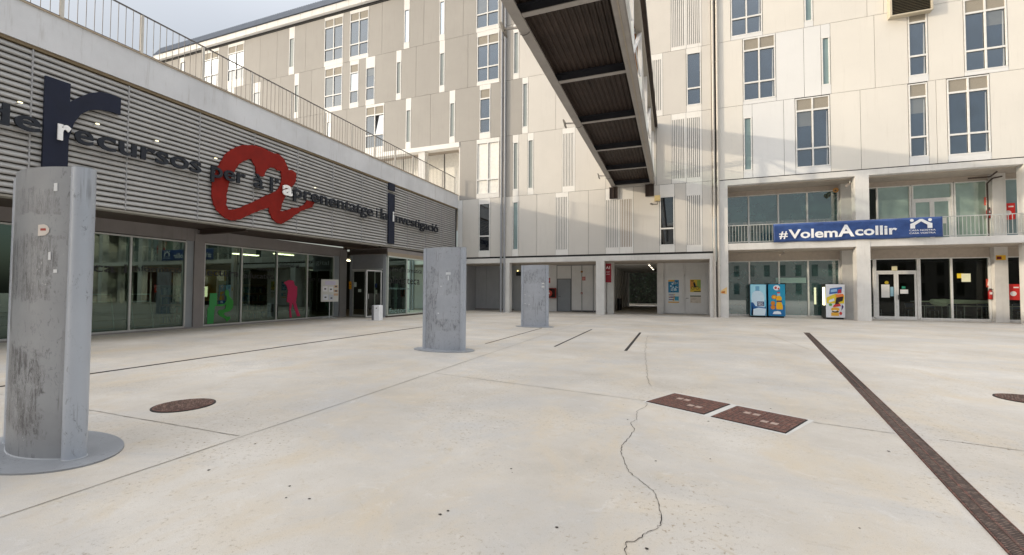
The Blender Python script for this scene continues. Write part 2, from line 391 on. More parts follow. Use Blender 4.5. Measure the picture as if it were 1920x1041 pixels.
# ------------------------------------------------------------------ ground
g = MB(); g.box(-160, 160, -120, 200, -.4, 0); structure(g.build('pavement', M['ground']))
def ribbon(name, pts, wd, m, z=.004, jag=0, sub=1):
    P_ = []
    for a, b in zip(pts, pts[1:]):
        for k in range(sub): P_.append((a[0]+(b[0]-a[0])*k/sub, a[1]+(b[1]-a[1])*k/sub))
    P_.append(pts[-1]); L = []
    for i, p in enumerate(P_):
        a = P_[max(0, i-1)]; b = P_[min(len(P_)-1, i+1)]; dx, dy = b[0]-a[0], b[1]-a[1]; l = sqrt(dx*dx+dy*dy) or 1
        nx, ny = -dy/l, dx/l; j = jit(jag); w_ = wd*(1+jit(.5 if jag else .15))/2
        L.append(((p[0]+nx*(j+w_), p[1]+ny*(j+w_), z), (p[0]+nx*(j-w_), p[1]+ny*(j-w_), z)))
    mb = MB(); vs = [q for l in L for q in l]
    mb.add(vs, [(2*i, 2*i+1, 2*i+3, 2*i+2) for i in range(len(L)-1)])
    return structure(mb.build(name, m))
JL = M['joint_line']
for pts in ([(-4.02, -3), (-3.98, 4.45), (-4.02, 20.9), (-4.03, 27)], [(-3.9, 6.65), (-.36, 6.02)], [(1.45, 5.72), (2.12, 5.58)], [(2.45, 5.52), (3.04, 5.4), (9, 4.35), (30, .6)],
            [(-9, 3.13), (-6.51, 3.11), (-4.03, 3.10)], [(-3.9, 15.1), (-.8, 14.6), (3.19, 13.95)], [(4.9, 13.6), (14, 12)], [(3.0, 17.4), (3.2, 12.9)]):
    ribbon('paving_joint', pts, .009, JL, .004, .004, 30)
crack = [(-.34, 5.95), (-.33, 5.75), (-.42, 5.45), (-.40, 5.1), (-.45, 4.95), (-.39, 4.72), (-.42, 4.45), (-.46, 4.2), (-.45, 4.0), (-.40, 3.8), (-.34, 3.62), (-.25, 3.48), (-.17, 3.38), (-.12, 3.28), (-.10, 3.1), (-.08, 2.9), (-.10, 2.84), (-.16, 2.75), (-.2, 2.66), (-.27, 2.6), (-.26, 2.5), (-.2, 2.3)]
ribbon('pavement_crack', crack, .0045, M['slot'], .005, .009, 5)
ribbon('pavement_crack', [(-.79, 14.8), (-.72, 12.5), (-.62, 10.5), (-.5, 8.8), (-.42, 7.6), (-.32, 6.96)], .007, JL, .005, .02, 12)
for a, b, wd in (((-2.91, 10.99), (-2.86, 16.42), .05), ((-1.1, 10.87), (-1.06, 15.83), .07), ((-4.81, 10.81), (-4.82, 16.2), .03)):
    mb = MB(); mb.box(a[0]-wd/2, a[0]+wd/2, a[1], b[1], .0, .006)
    mb.build('slot_drain', M['slot']); 
slots = [o for o in COL.objects if o.name.startswith('slot_drain')]
for o, l in zip(slots, ('dark slot drain in the paving, second from the right near the middle', 'widest and rightmost short dark slot drain in the middle of the paving', 'thin dark slot drain running past the foot of the farthest steel totem')):
    tag(o, l, 'drain', 'short slot drains in the paving')
sd = MB()
n = 60
for k in range(n):
    y0 = -3+k*.5*.61; 
sd.box(-9.36, -9.28, 1.0, 15.0, 0, .006)
tag(sd.build('slot_drain', M['slot']), 'long thin dark slot drain running in front of the library windows', 'drain')
# chewing gum and small dirt
mb = MB()
for k in range(170):
    yy = 2.2 + 16*random.random()**1.6; xx = random.uniform(-7, 9)*(.35+yy/15)
    r = random.uniform(.004, .013); n = 7; z = .003+.0005*random.random()
    mb.add([(xx+r*cos(2*pi*i/n)*random.uniform(.7, 1.2), yy+r*.9*sin(2*pi*i/n)*random.uniform(.7, 1.2), z) for i in range(n)], [tuple(range(n))])
tag(mb.build('gum_spots', M['slot']), 'small dark flattened gum spots scattered on the pale paving', 'gum spots', kind='stuff')

# long grated drain
def grated_drain():
    p0, p1 = Vector((1.42, 1.0, 0)), Vector((4.44, 18.18, 0)); L = (p1-p0).length; ang = atan2(p1.y-p0.y, p1.x-p0.x)
    t = thing('drain_channel', p0, 'long rusty grated drain channel running diagonally across the paving on the right', 'drain')
    t.rotation_euler.z = ang
    ORG[t.name] = Vector((0, 0, 0))
    mb = MB(); mb.box(0, L, -.078, .078, -.02, .003); mb.build('channel', M['slot'], t)
    mb = MB(); x = 0; W = .072
    while x < L-.02:
        for s in (-1, 1):
            vs = []
            mb.add([(x, s*.006, .006), (x+.011, s*.006, .006), (x+.011+.012, s*W, .006), (x+.012, s*W, .006), (x, s*.006, .014), (x+.011, s*.006, .014), (x+.023, s*W, .014), (x+.012, s*W, .014)],
                   [(4, 5, 6, 7), (0, 1, 5, 4), (3, 2, 6, 7)])
        x += .024 if x < 7 else .048
    mb.build('grating', M['rust2'], t)
    mb = MB(); mb.box(0, L, -.084, -.075, 0, .012); mb.box(0, L, .075, .084, 0, .012); mb.box(0, L, -.007, .007, .005, .015)
    mb.build('frame', M['rust'], t)
grated_drain()

def manhole(c, r, label):
    t = thing('manhole_cover', (c[0], c[1], 0), label, 'manhole cover', 'round manhole covers in the paving')
    o = ORG[t.name]
    MB().prism([(c[0]+r*cos(a*pi/20), c[1]+r*sin(a*pi/20)) for a in range(40)], .0, .008).build('rim', M['slot'], t)
    mb = MB().prism([(c[0]+(r-.02)*cos(a*pi/20), c[1]+(r-.02)*sin(a*pi/20)) for a in range(40)], .008, .012)
    mb.build('lid', M['rust'], t)
    mb = MB()
    for i in range(-9, 10):
        for j in range(-9, 10):
            x, y = i*.033+(.016 if j % 2 else 0), j*.033
            if x*x+y*y < (r-.045)**2: mb.box(c[0]+x-.011, c[0]+x+.011, c[1]+y-.007, c[1]+y+.007, .012, .017)
    mb.build('studs', M['rust2'], t)
manhole((-5.73, 3.66), .33, 'round rusty manhole cover beside the nearest steel totem')
manhole((4.52, 8.02), .33, 'round rusty manhole cover at the right edge beyond the long drain')

def access_cover(c, label):
    # two rectangular lids lie along a line turned 10 degrees
    ang = radians(-29)
    t = thing('access_cover', (c[0], c[1], 0), label, 'access cover', 'rectangular access covers in the paving'); t.rotation_euler.z = ang; ORG[t.name] = Vector((0, 0, 0))
    a, b = .385, .36
    MB().box(-a, a, -b, b, 0, .007).build('frame', M['slot'], t)
    mb = MB().box(-a+.012, -.004, -b+.012, b-.012, .007, .012).box(.004, a-.012, -b+.012, b-.012, .007, .012); mb.build('lid', M['rust'], t)
    for x, y in ((-.16, .1), (-.06, .1), (.1, -.12), (.2, -.12)): box('badge', M['rust3'], t, x-.035, x+.035, y-.04, y+.04, .012, .0155)
    mb = MB()
    for i in range(15):
        for j in range(11):
            x, y = -.34+i*.0485, -.26+j*.052
            if all(abs(x-p) > .05 or abs(y-q) > .055 for p, q in ((-.16, .1), (-.06, .1), (.1, -.12), (.2, -.12))):
                mb.box(x-.012, x+.012, y-.012, y+.012, .012, .0145)
    mb.build('tread', M['rust'], t)
access_cover((.165, 6.10), 'left one of the two rusty rectangular access covers, touching the crack')
access_cover((.905, 5.665), 'right one of the two rusty rectangular access covers, nearer the long drain')
pt = MB(); ca, sa = cos(radians(-30.5)), sin(radians(-30.5))
pt.add([(.6+x*ca-y*sa, 5.85+x*sa+y*ca, .002) for x, y in ((-.91, -.41), (.78, -.41), (.78, .41), (-.91, .41))], [(0, 1, 2, 3)])
structure(pt.build('paving_repair', M['patch']))

# ------------------------------------------------------------------ steel totems
def lens(a, s, e, n=20):
    P_ = [(-a+e+(2*a-2*e)*k/n, -(e+s*(1-((-a+e+(2*a-2*e)*k/n)/(a-e))**2))) for k in range(n+1)]
    P_ += [(a-e+e*cos(t), e*sin(t)) for t in (-pi/2+pi*k/8 for k in range(1, 8))]
    return P_ + [(-x, -y) for x, y in P_]
def totem(c, label, mt, rot=0):
    t = thing('steel_totem', (c[0], c[1], 0), label, 'totem', 'oval grey steel totems in a row'); t.rotation_euler.z = rot; ORG[t.name] = Vector((0, 0, 0))
    r, hc, sg, y0 = .080, .51, .125, .066
    face = [(-hc+.045+(2*hc-.09)*k/24, -(y0+sg*(1-((-hc+.045+(2*hc-.09)*k/24)/(hc-.045))**2))) for k in range(25)]
    tub = [(hc+r*cos(a_), r*sin(a_)) for a_ in (-2.1+4.2*k/14 for k in range(15))]
    pl = face+tub[1:-1]+[(-x, -y) for x, y in face]+[(-x, -y) for x, y in tub[1:-1]]
    mb = MB()
    for sx in (1, -1):
        q = [(x*sx, y*sx) for x, y in face]; n = len(q); vs = [(x, y, z) for z in (.02, 2.49) for x, y in q]; mb.add(vs, [(k, k+1, n+k+1, n+k) for k in range(n-1)], True)
    mb.build('body', M[mt], t)
    for sx in (1, -1):
        q = [(x*sx, y*sx) for x, y in tub]; n = len(q); mb = MB(); vs = [(x, y, z) for z in (.02, 2.49) for x, y in q]; mb.add(vs, [(k, k+1, n+k+1, n+k) for k in range(n-1)], True); mb.build('edge_tube', M['totem_edge'], t)
    mb = MB(); mb.prism([(x*.985, y*.94) for x, y in pl], 2.488, 2.5); mb.build('cap', C((150, 152, 155), .4), t)
    mb = MB(); mb.prism([(.80*cos(a*pi/24), .46*sin(a*pi/24)) for a in range(48)], 0, .014)
    mb.build('base_plate', M['totem'], t)
    mb = MB(); mb.prism([(x*1.012, y*1.04) for x, y in pl], .014, .022); mb.build('weld_seam', C((190, 192, 195), .5), t)
    return t
def on_totem(t, x, z, wd, hh, m, name='sticker', poly=None):
    y = -(.066+.125*(1-(x/.465)**2))-.004
    sl = math.atan(2*.125*x/.465/.465)
    poly = poly or [(-wd/2, -hh/2), (wd/2, -hh/2), (wd/2*.9, hh/2), (-wd/2, hh/2*.9)]
    mb = MB(); f = [(x+u*cos(sl), y+u*sin(sl)-.001, z+v) for u, v in poly]; b = [(a, b_+.003, c_) for a, b_, c_ in f]
    n = len(f); mb.add(f+b, [tuple(range(n))]+[(i, (i+1) % n, n+(i+1) % n, n+i) for i in range(n)])
    o = mb.build(name, m, t); return o
T1 = totem((-5.3, 2.2), 'nearest scuffed oval steel totem at the left edge, with a torn sticker', 'totem1', radians(-2))
T2 = totem((-5.27, 9.35), 'middle scratched oval steel totem before the library entrance', 'totem2')
T3 = totem((-5.29, 16.8), 'farthest oval steel totem, standing before the white service doors', 'totem3')
tatter = [(-.05, -.05), (.02, -.045), (.05, -.02), (.055, .01), (.03, .04), (.0, .05), (-.05, .045)]
o = on_totem(T1, .27, 1.95, .1, .1, C((215, 205, 195)), poly=tatter)
for x, z, w_, h_ in ((.36, 2.32, .03, .07), (.33, 1.73, .02, .07), (.38, 1.6, .03, .03)): on_totem(T1, x, z, w_, h_, C((225, 225, 225)), 'paper_scrap')
for x, z, w_, h_ in ((.27, 1.955, .05, .02),): 
    q = on_totem(T1, x, z, w_, h_, C((160, 50, 40)), 'sticker_print'); q.location.y -= .002
for x, z, w_, h_ in ((.2, 1.86, .12, .06), (.2, 1.75, .025, .12), (-.05, .9, .04, .03), (.02, 1.55, .05, .02)): on_totem(T2, x, z, w_, h_, C((215, 218, 220)), 'paper_scrap')
for x, z, w_, h_ in ((.38, 1.75, .1, .05), (.38, 1.62, .11, .07), (-.38, 1.3, .08, .015), (-.18, 1.24, .09, .012), (-.38, .93, .09, .018), (-.18, .9, .08, .014)): on_totem(T3, x, z, w_, h_, C((218, 218, 215)), 'paper_scrap')

# ------------------------------------------------------------------ library (left)
XF, XG = -14.25, -16.8            # louvre plane, glass plane
LIB = thing('library_building', (-16, 10, 0), 'low library building on the left, banded grey louvre front over a recessed glass ground floor', 'building')
Y0L, Y1L = -6.13, 26.7
def zbot(y): return 3.52+.0148*y
JY = [5.45+1.932*k for k in range(-6, 12)]
JY[-1] = 26.6
def louvre_panel(ya, yb):
    mb = MB(); n = 24
    for k in range(n):
        def zz(y, t): b = zbot(y); return b+(7.12-b)*(k+t)/n
        prof = [(-.005, 1.0), (.02, .86), (.05, .55), (.058, .40), (.056, .24), (.04, .17), (.0, .16)]
        ends = [[(XF+o_, y, zz(y, t)) for o_, t in prof] for y in (ya+.012, yb-.012)]
        m_ = len(prof)
        mb.add(ends[0]+ends[1], [(i, i+1, m_+i+1, m_+i) for i in range(m_-1)], False)
    return mb.build('louvre_panel', M['slat'], LIB)
for a, b in zip(JY, JY[1:]): louvre_panel(a, b)
for y in JY:
    mb = MB(); mb.add([(XF+dx, y+dy, z) for z in (zbot(y), 7.12) for dx, dy in ((-.03, -.014), (.062, -.014), (.062, .014), (-.03, .014))],
                      [(0, 1, 5, 4), (1, 2, 6, 5), (2, 3, 7, 6), (3, 0, 4, 7), (0, 3, 2, 1), (4, 5, 6, 7)]); mb.build('joint_strip', C((150, 150, 152), .4), LIB)
# wall behind the louvres, bottom trim, end
mb = MB(); mb.box(XF-.35, XF-.05, Y0L, Y1L-.1, 3.95, 7.2); mb.build('backing_wall', C((92, 88, 84), .8), LIB)
mb = MB(); mb.add([(XF+dx, y, zbot(y)+dz) for y in (Y0L, Y1L) for dx, dz in ((-.3, -.05), (.03, -.05), (.03, .0), (-.3, .0))], [(0, 1, 5, 4), (1, 2, 6, 5), (2, 3, 7, 6), (3, 0, 4, 7), (0, 3, 2, 1), (4, 5, 6, 7)])
mb.build('bottom_trim', C((150, 146, 138), .5), LIB)
box('end_gap', M['dark'], LIB, XF-.4, XF-.02, 26.64, 26.97, 0, 7.2)
# fascia / parapet
box('fascia', M['fascia'], LIB, XF-.4, XF+.09, Y0L, 26.97, 7.22, 8.13)
box('fascia_flashing', C((120, 105, 80), .6), LIB, XF-.2, XF+.06, Y0L, 26.9, 7.14, 7.22)
box('coping', C((165, 150, 130), .7), LIB, XF-.42, XF+.12, Y0L, 26.98, 8.13, 8.165)
box('roof_deck', M['concrete'], LIB, -48, XF-.42, Y0L, 26.9, 7.5, 7.85)
# soffit and beams
mb = MB(); mb.add([(x, y, zbot(y)+.03+dz) for y in (Y0L, 26.6) for x, dz in ((XF-.3, 0), (XG-.3, 0), (XG-.3, .2), (XF-.3, .2))], [(0, 1, 5, 4), (1, 2, 6, 5), (2, 3, 7, 6), (3, 0, 4, 7), (0, 3, 2, 1), (4, 5, 6, 7)])
mb.build('soffit', M['brown_steel'], LIB)
for y in (3.4, 11.1, 18.72):
    mb = MB(); mb.box(XG, XF-.1, y-.09, y+.09, zbot(y)-.16, zbot(y)-.14).box(XG, XF-.1, y-.01, y+.01, zbot(y)-.14, zbot(y)+.04).box(XG, XF-.1, y-.09, y+.09, zbot(y)+.0, zbot(y)+.028)
    mb.build('soffit_beam', M['brown_steel'], LIB)
# ground floor wall, glazed bays
box('lintel', M['conc_lib'], LIB, XG-.2, XG+.02, Y0L, 19.0, 3.25, 3.72)
box('plinth', M['conc_lib'], LIB, XG-.2, XG+.06, Y0L, 18.4, -.02, .05)
for ya, yb in ((3.05, 3.75), (10.93, 11.3), (18.45, 18.95), (-4.3, -3.9)):
    box('pillar', M['conc_lib'], LIB, XG-.4, XG+.05, ya, yb, 0, 3.72)
box('pillar_return', M['grey_door'], LIB, XG-.25, XG-.02, 10.66, 10.93, .05, 3.25)
box('pillar_return', M['grey_door'], LIB, XG-.25, XG-.02, 18.05, 18.45, .05, 3.25)
def bay(ys, z0, z1, x, parent, glassm, fm, th=.05, dep=.12, name='window'):
    mb = MB(); a, b = ys[0], ys[-1]
    mb.box(x-dep, x+.02, a, b, z0, z0+th).box(x-dep, x+.02, a, b, z1-th, z1)
    for y in ys: mb.box(x-dep, x+.025, y-th/2, y+th/2, z0+th, z1-th)
    f = mb.build(name, fm, parent)
    for p, q in zip(ys, ys[1:]):
        MB().quad((x-.03, p+th/2, z0+th), (x-.03, q-th/2, z0+th), (x-.03, q-th/2, z1-th), (x-.03, p+th/2, z1-th)).build('pane', glassm, f)
    return f
bay([3.77, 5.5, 7.2, 8.93, 10.64], .05, 3.22, XG, LIB, M['clearlib'], M['alu'])
bay([11.32, 12.85, 14.55, 16.29, 18.03], .05, 3.22, XG, LIB, M['clearlib'], M['alu'])
bay([-3.88, -2.1, -.4, 1.3, 3.03], .05, 3.22, XG, LIB, M['clearlib'], M['alu'])
# glazed entrance box
YB = 19.2
box('box_lintel', M['conc_lib'], LIB, XG, XF-.02, YB+.0, 26.6, 3.36, 3.72)
mb = MB()
for k in range(5): mb.box(XG+.02, XF-.02-.01*k, YB-.10+.02*k, YB+0.0, 3.40+.055*k, 3.43+.055*k)
mb.build('brown_trim', M['brown_steel'], LIB)
mb = MB(); mb.box(XF-.05, XF+.0, YB, 26.6, 3.42, 3.5).box(XF-.05, XF-.01, YB, 26.6, 3.3, 3.42); mb.build('eave_trim', C((150, 138, 120), .6), LIB)
f = bay([YB+.06, 21.0, 22.9, 24.8, 26.55], .08, 3.3, XF-.03, LIB, M['clearlib'], M['alu_green'], .07)
box('box_plinth', M['brown_steel'], LIB, XF-.12, XF-.02, YB, 26.6, 0, .08)
# entrance wall facing the camera
box('door_surround', M['grey_door'], LIB, XG+.05, XG+.22, YB, YB+.1, 0, 3.36)
box('door_surround', M['grey_door'], LIB, -14.56, XF-.12, YB, YB+.1, 0, 3.36)
box('transom_panel', C((128, 130, 134), .5), LIB, XG+.22, -14.56, YB+.01, YB+.09, 2.6, 3.36)
def leaf_door(x0, x1, y0, y1, z0, z1, parent, nm='glass_door', gm=None, fm=None, th=.06):
    """framed glass leaf between two plan points"""
    p, q = Vector((x0, y0, 0)), Vector((x1, y1, 0)); d = (q-p); L = d.length; d.normalize(); n = Vector((d.y, -d.x, 0))
    mb = MB()
    def pc(a, b, za, zb, t=.025):
        vs = [p+d*u+n*s+Vector((0, 0, z)) for z in (za, zb) for u, s in ((a, -t), (b, -t), (b, t), (a, t))]
        mb.add(vs, [(0, 3, 2, 1), (4, 5, 6, 7), (0, 1, 5, 4), (1, 2, 6, 5), (2, 3, 7, 6), (3, 0, 4, 7)])
    pc(0, th, z0, z1); pc(L-th, L, z0, z1); pc(th, L-th, z0, z0+th*1.3); pc(th, L-th, z1-th, z1)
    f = mb.build(nm, fm or M['alu'], parent)
    a, b = p+d*th, p+d*(L-th); MB().quad((a.x, a.y, z0+th), (b.x, b.y, z0+th), (b.x, b.y, z1-th), (a.x, a.y, z1-th)).build('pane', gm or M['clear'], f)
    return f
d1 = leaf_door(-16.55, -15.58, YB+.02, YB-.10, .03, 2.52, LIB)
d2 = leaf_door(-15.5, -15.0, YB+.5, YB+1.0, .03, 2.5, LIB)
d3 = leaf_door(-14.62, -14.95, YB-.02, YB-.85, .03, 2.5, LIB)
MB().bar((-14.9, YB-.72, 1.0), (-14.9, YB-.72, 1.25), .025).build('handle', M['alu'], d3)
box('door_lintel', M['alu'], LIB, XG+.22, -14.56, YB-.01, YB+.06, 2.52, 2.6)
# interior
IN = C((60, 52, 42), .8)
box('interior_floor', C((96, 84, 70), .4), LIB, -24, XG-.15, Y0L, 26.6, -.03, .02)
box('interior_back_wall', C((70, 58, 44), .8), LIB, -24.2, -24, Y0L, 26.6, 0, 3.7)
box('interior_ceiling', C((110, 108, 100), .8), LIB, -24, XG-.2, Y0L, 26.6, 3.5, 3.6)
box('box_ceiling', C((120, 120, 112), .8), LIB, XG-.2, XF-.13, YB+.12, 26.6, 3.33, 3.36)
box('interior_floor', C((90, 88, 84), .4), LIB, XG-.15, XF-.13, YB+.12, 26.6, -.03, .03)
box('end_wall', C((70, 70, 66), .8), LIB, -24, XF-.13, 26.6, 26.8, 0, 3.6)
box('end_wall', C((70, 70, 66), .8), LIB, -24, XF-.5, Y0L-.2, Y0L, 0, 7.2)
for k, (y, c) in enumerate(((6.2, (150, 110, 60)), (9.2, (130, 45, 35)), (12.2, (150, 60, 30)), (14.3, (190, 140, 50)), (16.9, (90, 70, 50)))):
    box('interior_partition', C(c, .7), LIB, -20.6-.3*(k % 2), -20.5-.3*(k % 2), y-.8, y+.8, .9, 2.4)
def bookcase(x, y, lab, n=4, h=1.9, wd=1.4):
    t = thing('bookcase', (x, y, 0), lab, 'bookcase', 'bookcases inside the library')
    mb = MB().box(x-.02, x+.3, y-wd/2, y-wd/2+.03, 0, h).box(x-.02, x+.3, y+wd/2-.03, y+wd/2, 0, h)
    for k in range(n+1): mb.box(x-.02, x+.3, y-wd/2, y+wd/2, .05+k*(h-.08)/n, .08+k*(h-.08)/n)
    mb.box(x-.04, x-.02, y-wd/2, y+wd/2, 0, h); mb.build('case', C((140, 105, 60), .6), t)
    for cc in ((120, 40, 30), (40, 60, 100), (170, 160, 130), (50, 90, 70)):
        mb = MB()
        for k in range(n):
            yy = y-wd/2+.05
            while yy < y+wd/2-.1:
                if random.random() < .25: mb.box(x+.04, x+.24, yy, yy+.05, .082+k*(h-.08)/n, .082+k*(h-.08)/n+random.uniform(.2, .3))
                yy += .055
        mb.build('books', C(cc, .7), t)
bookcase(-19.4, 8.1, 'brown bookcase of books inside, behind the library window nearest the totem')
bookcase(-19.6, 12.0, 'brown bookcase of books inside, behind the green figure sticker', 4, 1.6)
bookcase(-19.2, 15.2, 'brown bookcase of books inside, behind the pink figure sticker', 4, 1.7)
box('ceiling_lamp', M['tube_lib'], LIB, -18.8, -18.6, 13.9, 15.1, 3.06, 3.1)
for y_ in (17.5, 22.5): box('ceiling_lamp', M['tube_lib'], LIB, -20.5, -20.3, y_, y_+1.2, 3.4, 3.44)
def chair(x, y, lab, rot=0):
    t = thing('chair', (x, y, .02), lab, 'chair', 'chairs behind the library glass'); t.rotation_euler.z = rot; ORG[t.name] = Vector((0, 0, 0))
    MB().box(-.22, .22, -.22, .22, .43, .46).build('seat', C((150, 148, 140), .5), t)
    MB().box(-.22, .22, .2, .23, .62, .86).build('backrest', C((150, 148, 140), .5), t)
    for sx in (-.2, .2):
        MB().tube((sx, -.2, 0), (sx, -.2, .43), .012).build('leg', M['alu'], t)
        MB().tube((sx, .24, 0), (sx, .21, .8), .012).build('leg', M['alu'], t)
chair(-17.5, 7.55, 'pale chair inside the library, left of the leaning display frames', radians(70))
def easel(x, y, lab):
    t = thing('display_frame', (x, y, .02), lab, 'display frame', 'leaning display frames behind the library glass')
    mb = MB()
    for a, b in (((0, -.3, 0), (-.25, -.3, 1.25)), ((0, .3, 0), (-.25, .3, 1.25)), ((-.25, -.3, 1.25), (-.25, .3, 1.25)), ((-.02, -.3, .1), (-.02, .3, .1)), ((-.2, -.3, 1.0), (-.2, .3, 1.0))):
        mb.bar(Vector(a)+Vector((x, y, .02)), Vector(b)+Vector((x, y, .02)), .035)
    mb.build('frame', M['alu'], t)
    MB().quad((x-.03, y-.28, .15), (x-.03, y+.28, .15), (x-.21, y+.28, .98), (x-.21, y-.28, .98)).build('board', C((150, 112, 60), .7), t)
easel(-17.4, 8.55, 'leaning display frame with brown board, left one behind the library glass')
easel(-17.4, 9.7, 'leaning display frame with brown board, right one behind the library glass')
t = thing('security_gate', (-15.0, 21.0, .03), 'slim white anti-theft gate inside the glazed entrance box', 'security gate')
mb = MB(); mb.box(-15.04, -14.96, 20.85, 21.05, .03, 1.5).box(-15.08, -14.92, 20.8, 21.1, .95, 1.05); mb.box(-15.06, -14.94, 20.85, 21.1, 1.5, 1.85); mb.build('post', C((200, 215, 215), .4), t)
mb = MB(); mb.disc((-14.955, 20.95, .7), .04, 12, 'x'); mb.build('lens', M['black'], t)

# stickers on the library glass
def silhouette(name, pts, m, lab, cat):
    ob = shape(name, m, None, [pts], 'X', XG, .004, -.022); tag(ob, lab, cat); return ob
# camera-independent size: outlines given in metres on the glass plane (Y, Z)
gp = [(325, 600), (350, 590), (370, 610), (372, 650), (400, 680), (425, 710), (420, 780), (390, 810), (330, 825), (310, 840), (350, 870), (395, 870), (390, 895), (350, 920), (335, 890), (270, 860), (245, 820), (260, 800), (330, 790), (340, 740), (300, 760), (225, 755), (225, 742), (320, 735), (345, 700), (345, 660), (325, 640)]
silhouette('person_silhouette_sticker', [(11.56+(u-150)/275*.98, .16+(920-v)/330*1.28) for u, v in gp], C((30, 128, 38), .5), 'green cut-out sticker of a seated reader on the library glass', 'sticker')
silhouette('pedestal_sticker', [(11.5, .12), (11.74, .12), (11.78, .78), (11.86, .80), (11.86, 1.3), (11.58, 1.3), (11.56, .8), (11.5, .7)], C((45, 140, 70), .5), 'green cut-out sticker of a reading desk on the library glass', 'sticker')
pk = [(1005, 495), (1050, 500), (1060, 545), (1085, 560), (1085, 640), (1075, 720), (1095, 790), (1120, 860), (1090, 862), (1065, 790), (1045, 720), (1030, 790), (1040, 868), (1020, 868), (1015, 790), (1015, 720), (990, 710), (1000, 600), (985, 550), (960, 520)]
silhouette('person_silhouette_sticker', [(14.95+(u-960)/160*.98, .15+(868-v)/373*1.75) for u, v in pk], C((170, 22, 74), .5), 'pink cut-out sticker of a standing person on the library glass', 'sticker')
LW = C((18, 20, 22), .5)
def glass_text(s, y0, y1, z, xh, lab, x=XG, m=None):
    o = text('window_lettering', s, m or LW, None, y0, y1, z, xh, 'X', x, .003, -.022, .01)[0]; tag(o, lab, 'lettering', 'words lettered on the library glass'); return o
glass_text('lectura', 11.1+.25, 12.75, 1.98, .22, 'large dark word lectura over the green figure')
glass_text('educativa', 12.95, 14.45, 1.93, .19, 'dark word educativa left of the pink figure')
glass_text('innovació', 13.6, 14.4, 2.28, .12, 'small dark word innovació above the word educativa')
glass_text('atenció al', 14.7, 15.8, 2.5, .13, 'small dark words atenció al over the pink figure')
glass_text('digital', 16.45, 17.7, 2.75, .17, 'grey word digital high on the last library pane', m=C((70, 85, 80)))
glass_text('en grup', 16.4, 17.8, 1.9, .17, 'dark words en grup low on the last library pane')
glass_text('teca i', 7.35, 8.85, 1.98, .24, 'large dark letters on the pane beside the nearest totem')
glass_text('informació', 9.0, 10.55, 2.05, .15, 'dark word informació above the display frames')
glass_text("aules d'informàtica", YB+.15, 22.6, 2.48, .2, "dark words aules d'informàtica on the entrance box", XF-.04)
glass_text('biblioteca', YB+.15, 22.4, 1.8, .34, 'largest dark word biblioteca on the entrance box', XF-.04)
glass_text('factoria', YB+.25, 21.4, .2, .22, 'pale word factoria at the foot of the entrance box', XF-.04, C((120, 150, 145)))
glass_text('préstec i consulta', YB+.15, 21.3, 1.5, .1, 'small faint line of words under biblioteca on the entrance box', XF-.04, C((90, 120, 115)))
# notices at the doors
def paper(name, lab, cat, x, y, z, w_, h_, m, kind='Y', group=None, thick=.004):
    mb = MB()
    if kind == 'Y': mb.box(x-w_/2, x+w_/2, y-thick, y, z-h_/2, z+h_/2)
    else: mb.box(x, x+thick, y-w_/2, y+w_/2, z-h_/2, z+h_/2)
    o = mb.build(name, m); tag(o, lab, cat, group); return o
t = thing('entrance_sign', (-16.68, YB-.002, 1.65), 'small yellow sign with dark symbol left of the library doors', 'sign')
MB().box(-16.79, -16.62, YB-.012, YB-.002, 1.5, 1.92).build('plate', C((235, 165, 20), .5), t)
mb = MB().disc((-16.7, YB-.014, 1.76), .035, 14, 'y').box(-16.74, -16.66, YB-.016, YB-.013, 1.6, 1.63); mb.build('symbol', M['black'], t)
for x, z, w_, h_, c, l in ((-16.3, 1.75, .16, .26, (200, 210, 200), 'white notice on the left glass door leaf of the library'), (-16.0, 1.42, .2, .16, (190, 200, 190), 'small white notice lower on the left library door leaf')):
    paper('notice', l, 'notice', x, YB-.08, z, w_, h_, C(c), group='notices taped to the library doors')
paper('notice', 'small blue-headed notice on the inner library door', 'notice', -15.32, YB+.42, 1.7, .14, .22, C((30, 60, 130)), group='notices taped to the library doors')
paper('notice', 'white notice under the blue one on the inner library door', 'notice', -15.32, YB+.42, 1.35, .16, .24, C((215, 215, 210)), group='notices taped to the library doors')

# sign on the louvres
SG = thing('wall_sign', (XF+.1, 12, 5.2), 'long raised lettering across the library louvres with a red painted letter a', 'sign')
xs_ = XF+.07
words = [('de', 4.62, 5.58), ('e', 6.2, 6.58), ('cursos', 6.66, 9.31), ('per', 9.62, 10.83), ('à', 11.15, 11.55), ("l’", 11.82, 12.18), ('prenentatge', 12.88, 17.72), ('i', 17.98, 18.05), ('la', 18.33, 18.92), ('nvestigació', 19.62, 24.1)]
for s_, a, b in words:
    text('letter', s_, M['navy2'], SG, a, b, 5.14, .40 if s_ != 'de' else .38, 'X', xs_, .06, .07, .025, True)
text('letter', 'r', M['letter_white'], SG, 5.88, 6.13, 5.12, .42, 'X', xs_, .04, .09, .06, True)
text('letter', 'a', M['letter_white'], SG, 12.36, 12.80, 5.14, .42, 'X', xs_, .05, .10, .06, True)
text('letter', 'i', M['letter_white'], SG, 19.34, 19.44, 5.16, .42, 'X', xs_, .04, .09, .04, True)
def arc(cx, cz, rx, rz, a0, a1, n=12): return [(cx+rx*cos(radians(a0+(a1-a0)*k/n)), cz+rz*sin(radians(a0+(a1-a0)*k/n))) for k in range(n+1)]
big_r = [(5.65, 4.2), (6.11, 4.2), (6.11, 5.2)] + [(6.2, 5.62), (6.33, 5.9), (6.52, 6.09), (6.75, 6.18), (6.95, 6.21), (7.16, 6.20), (7.16, 6.67), (6.9, 6.68), (6.7, 6.64), (6.5, 6.52), (6.32, 6.35), (6.2, 6.22), (6.11, 6.12)] + [(6.11, 6.58), (5.65, 6.58)]
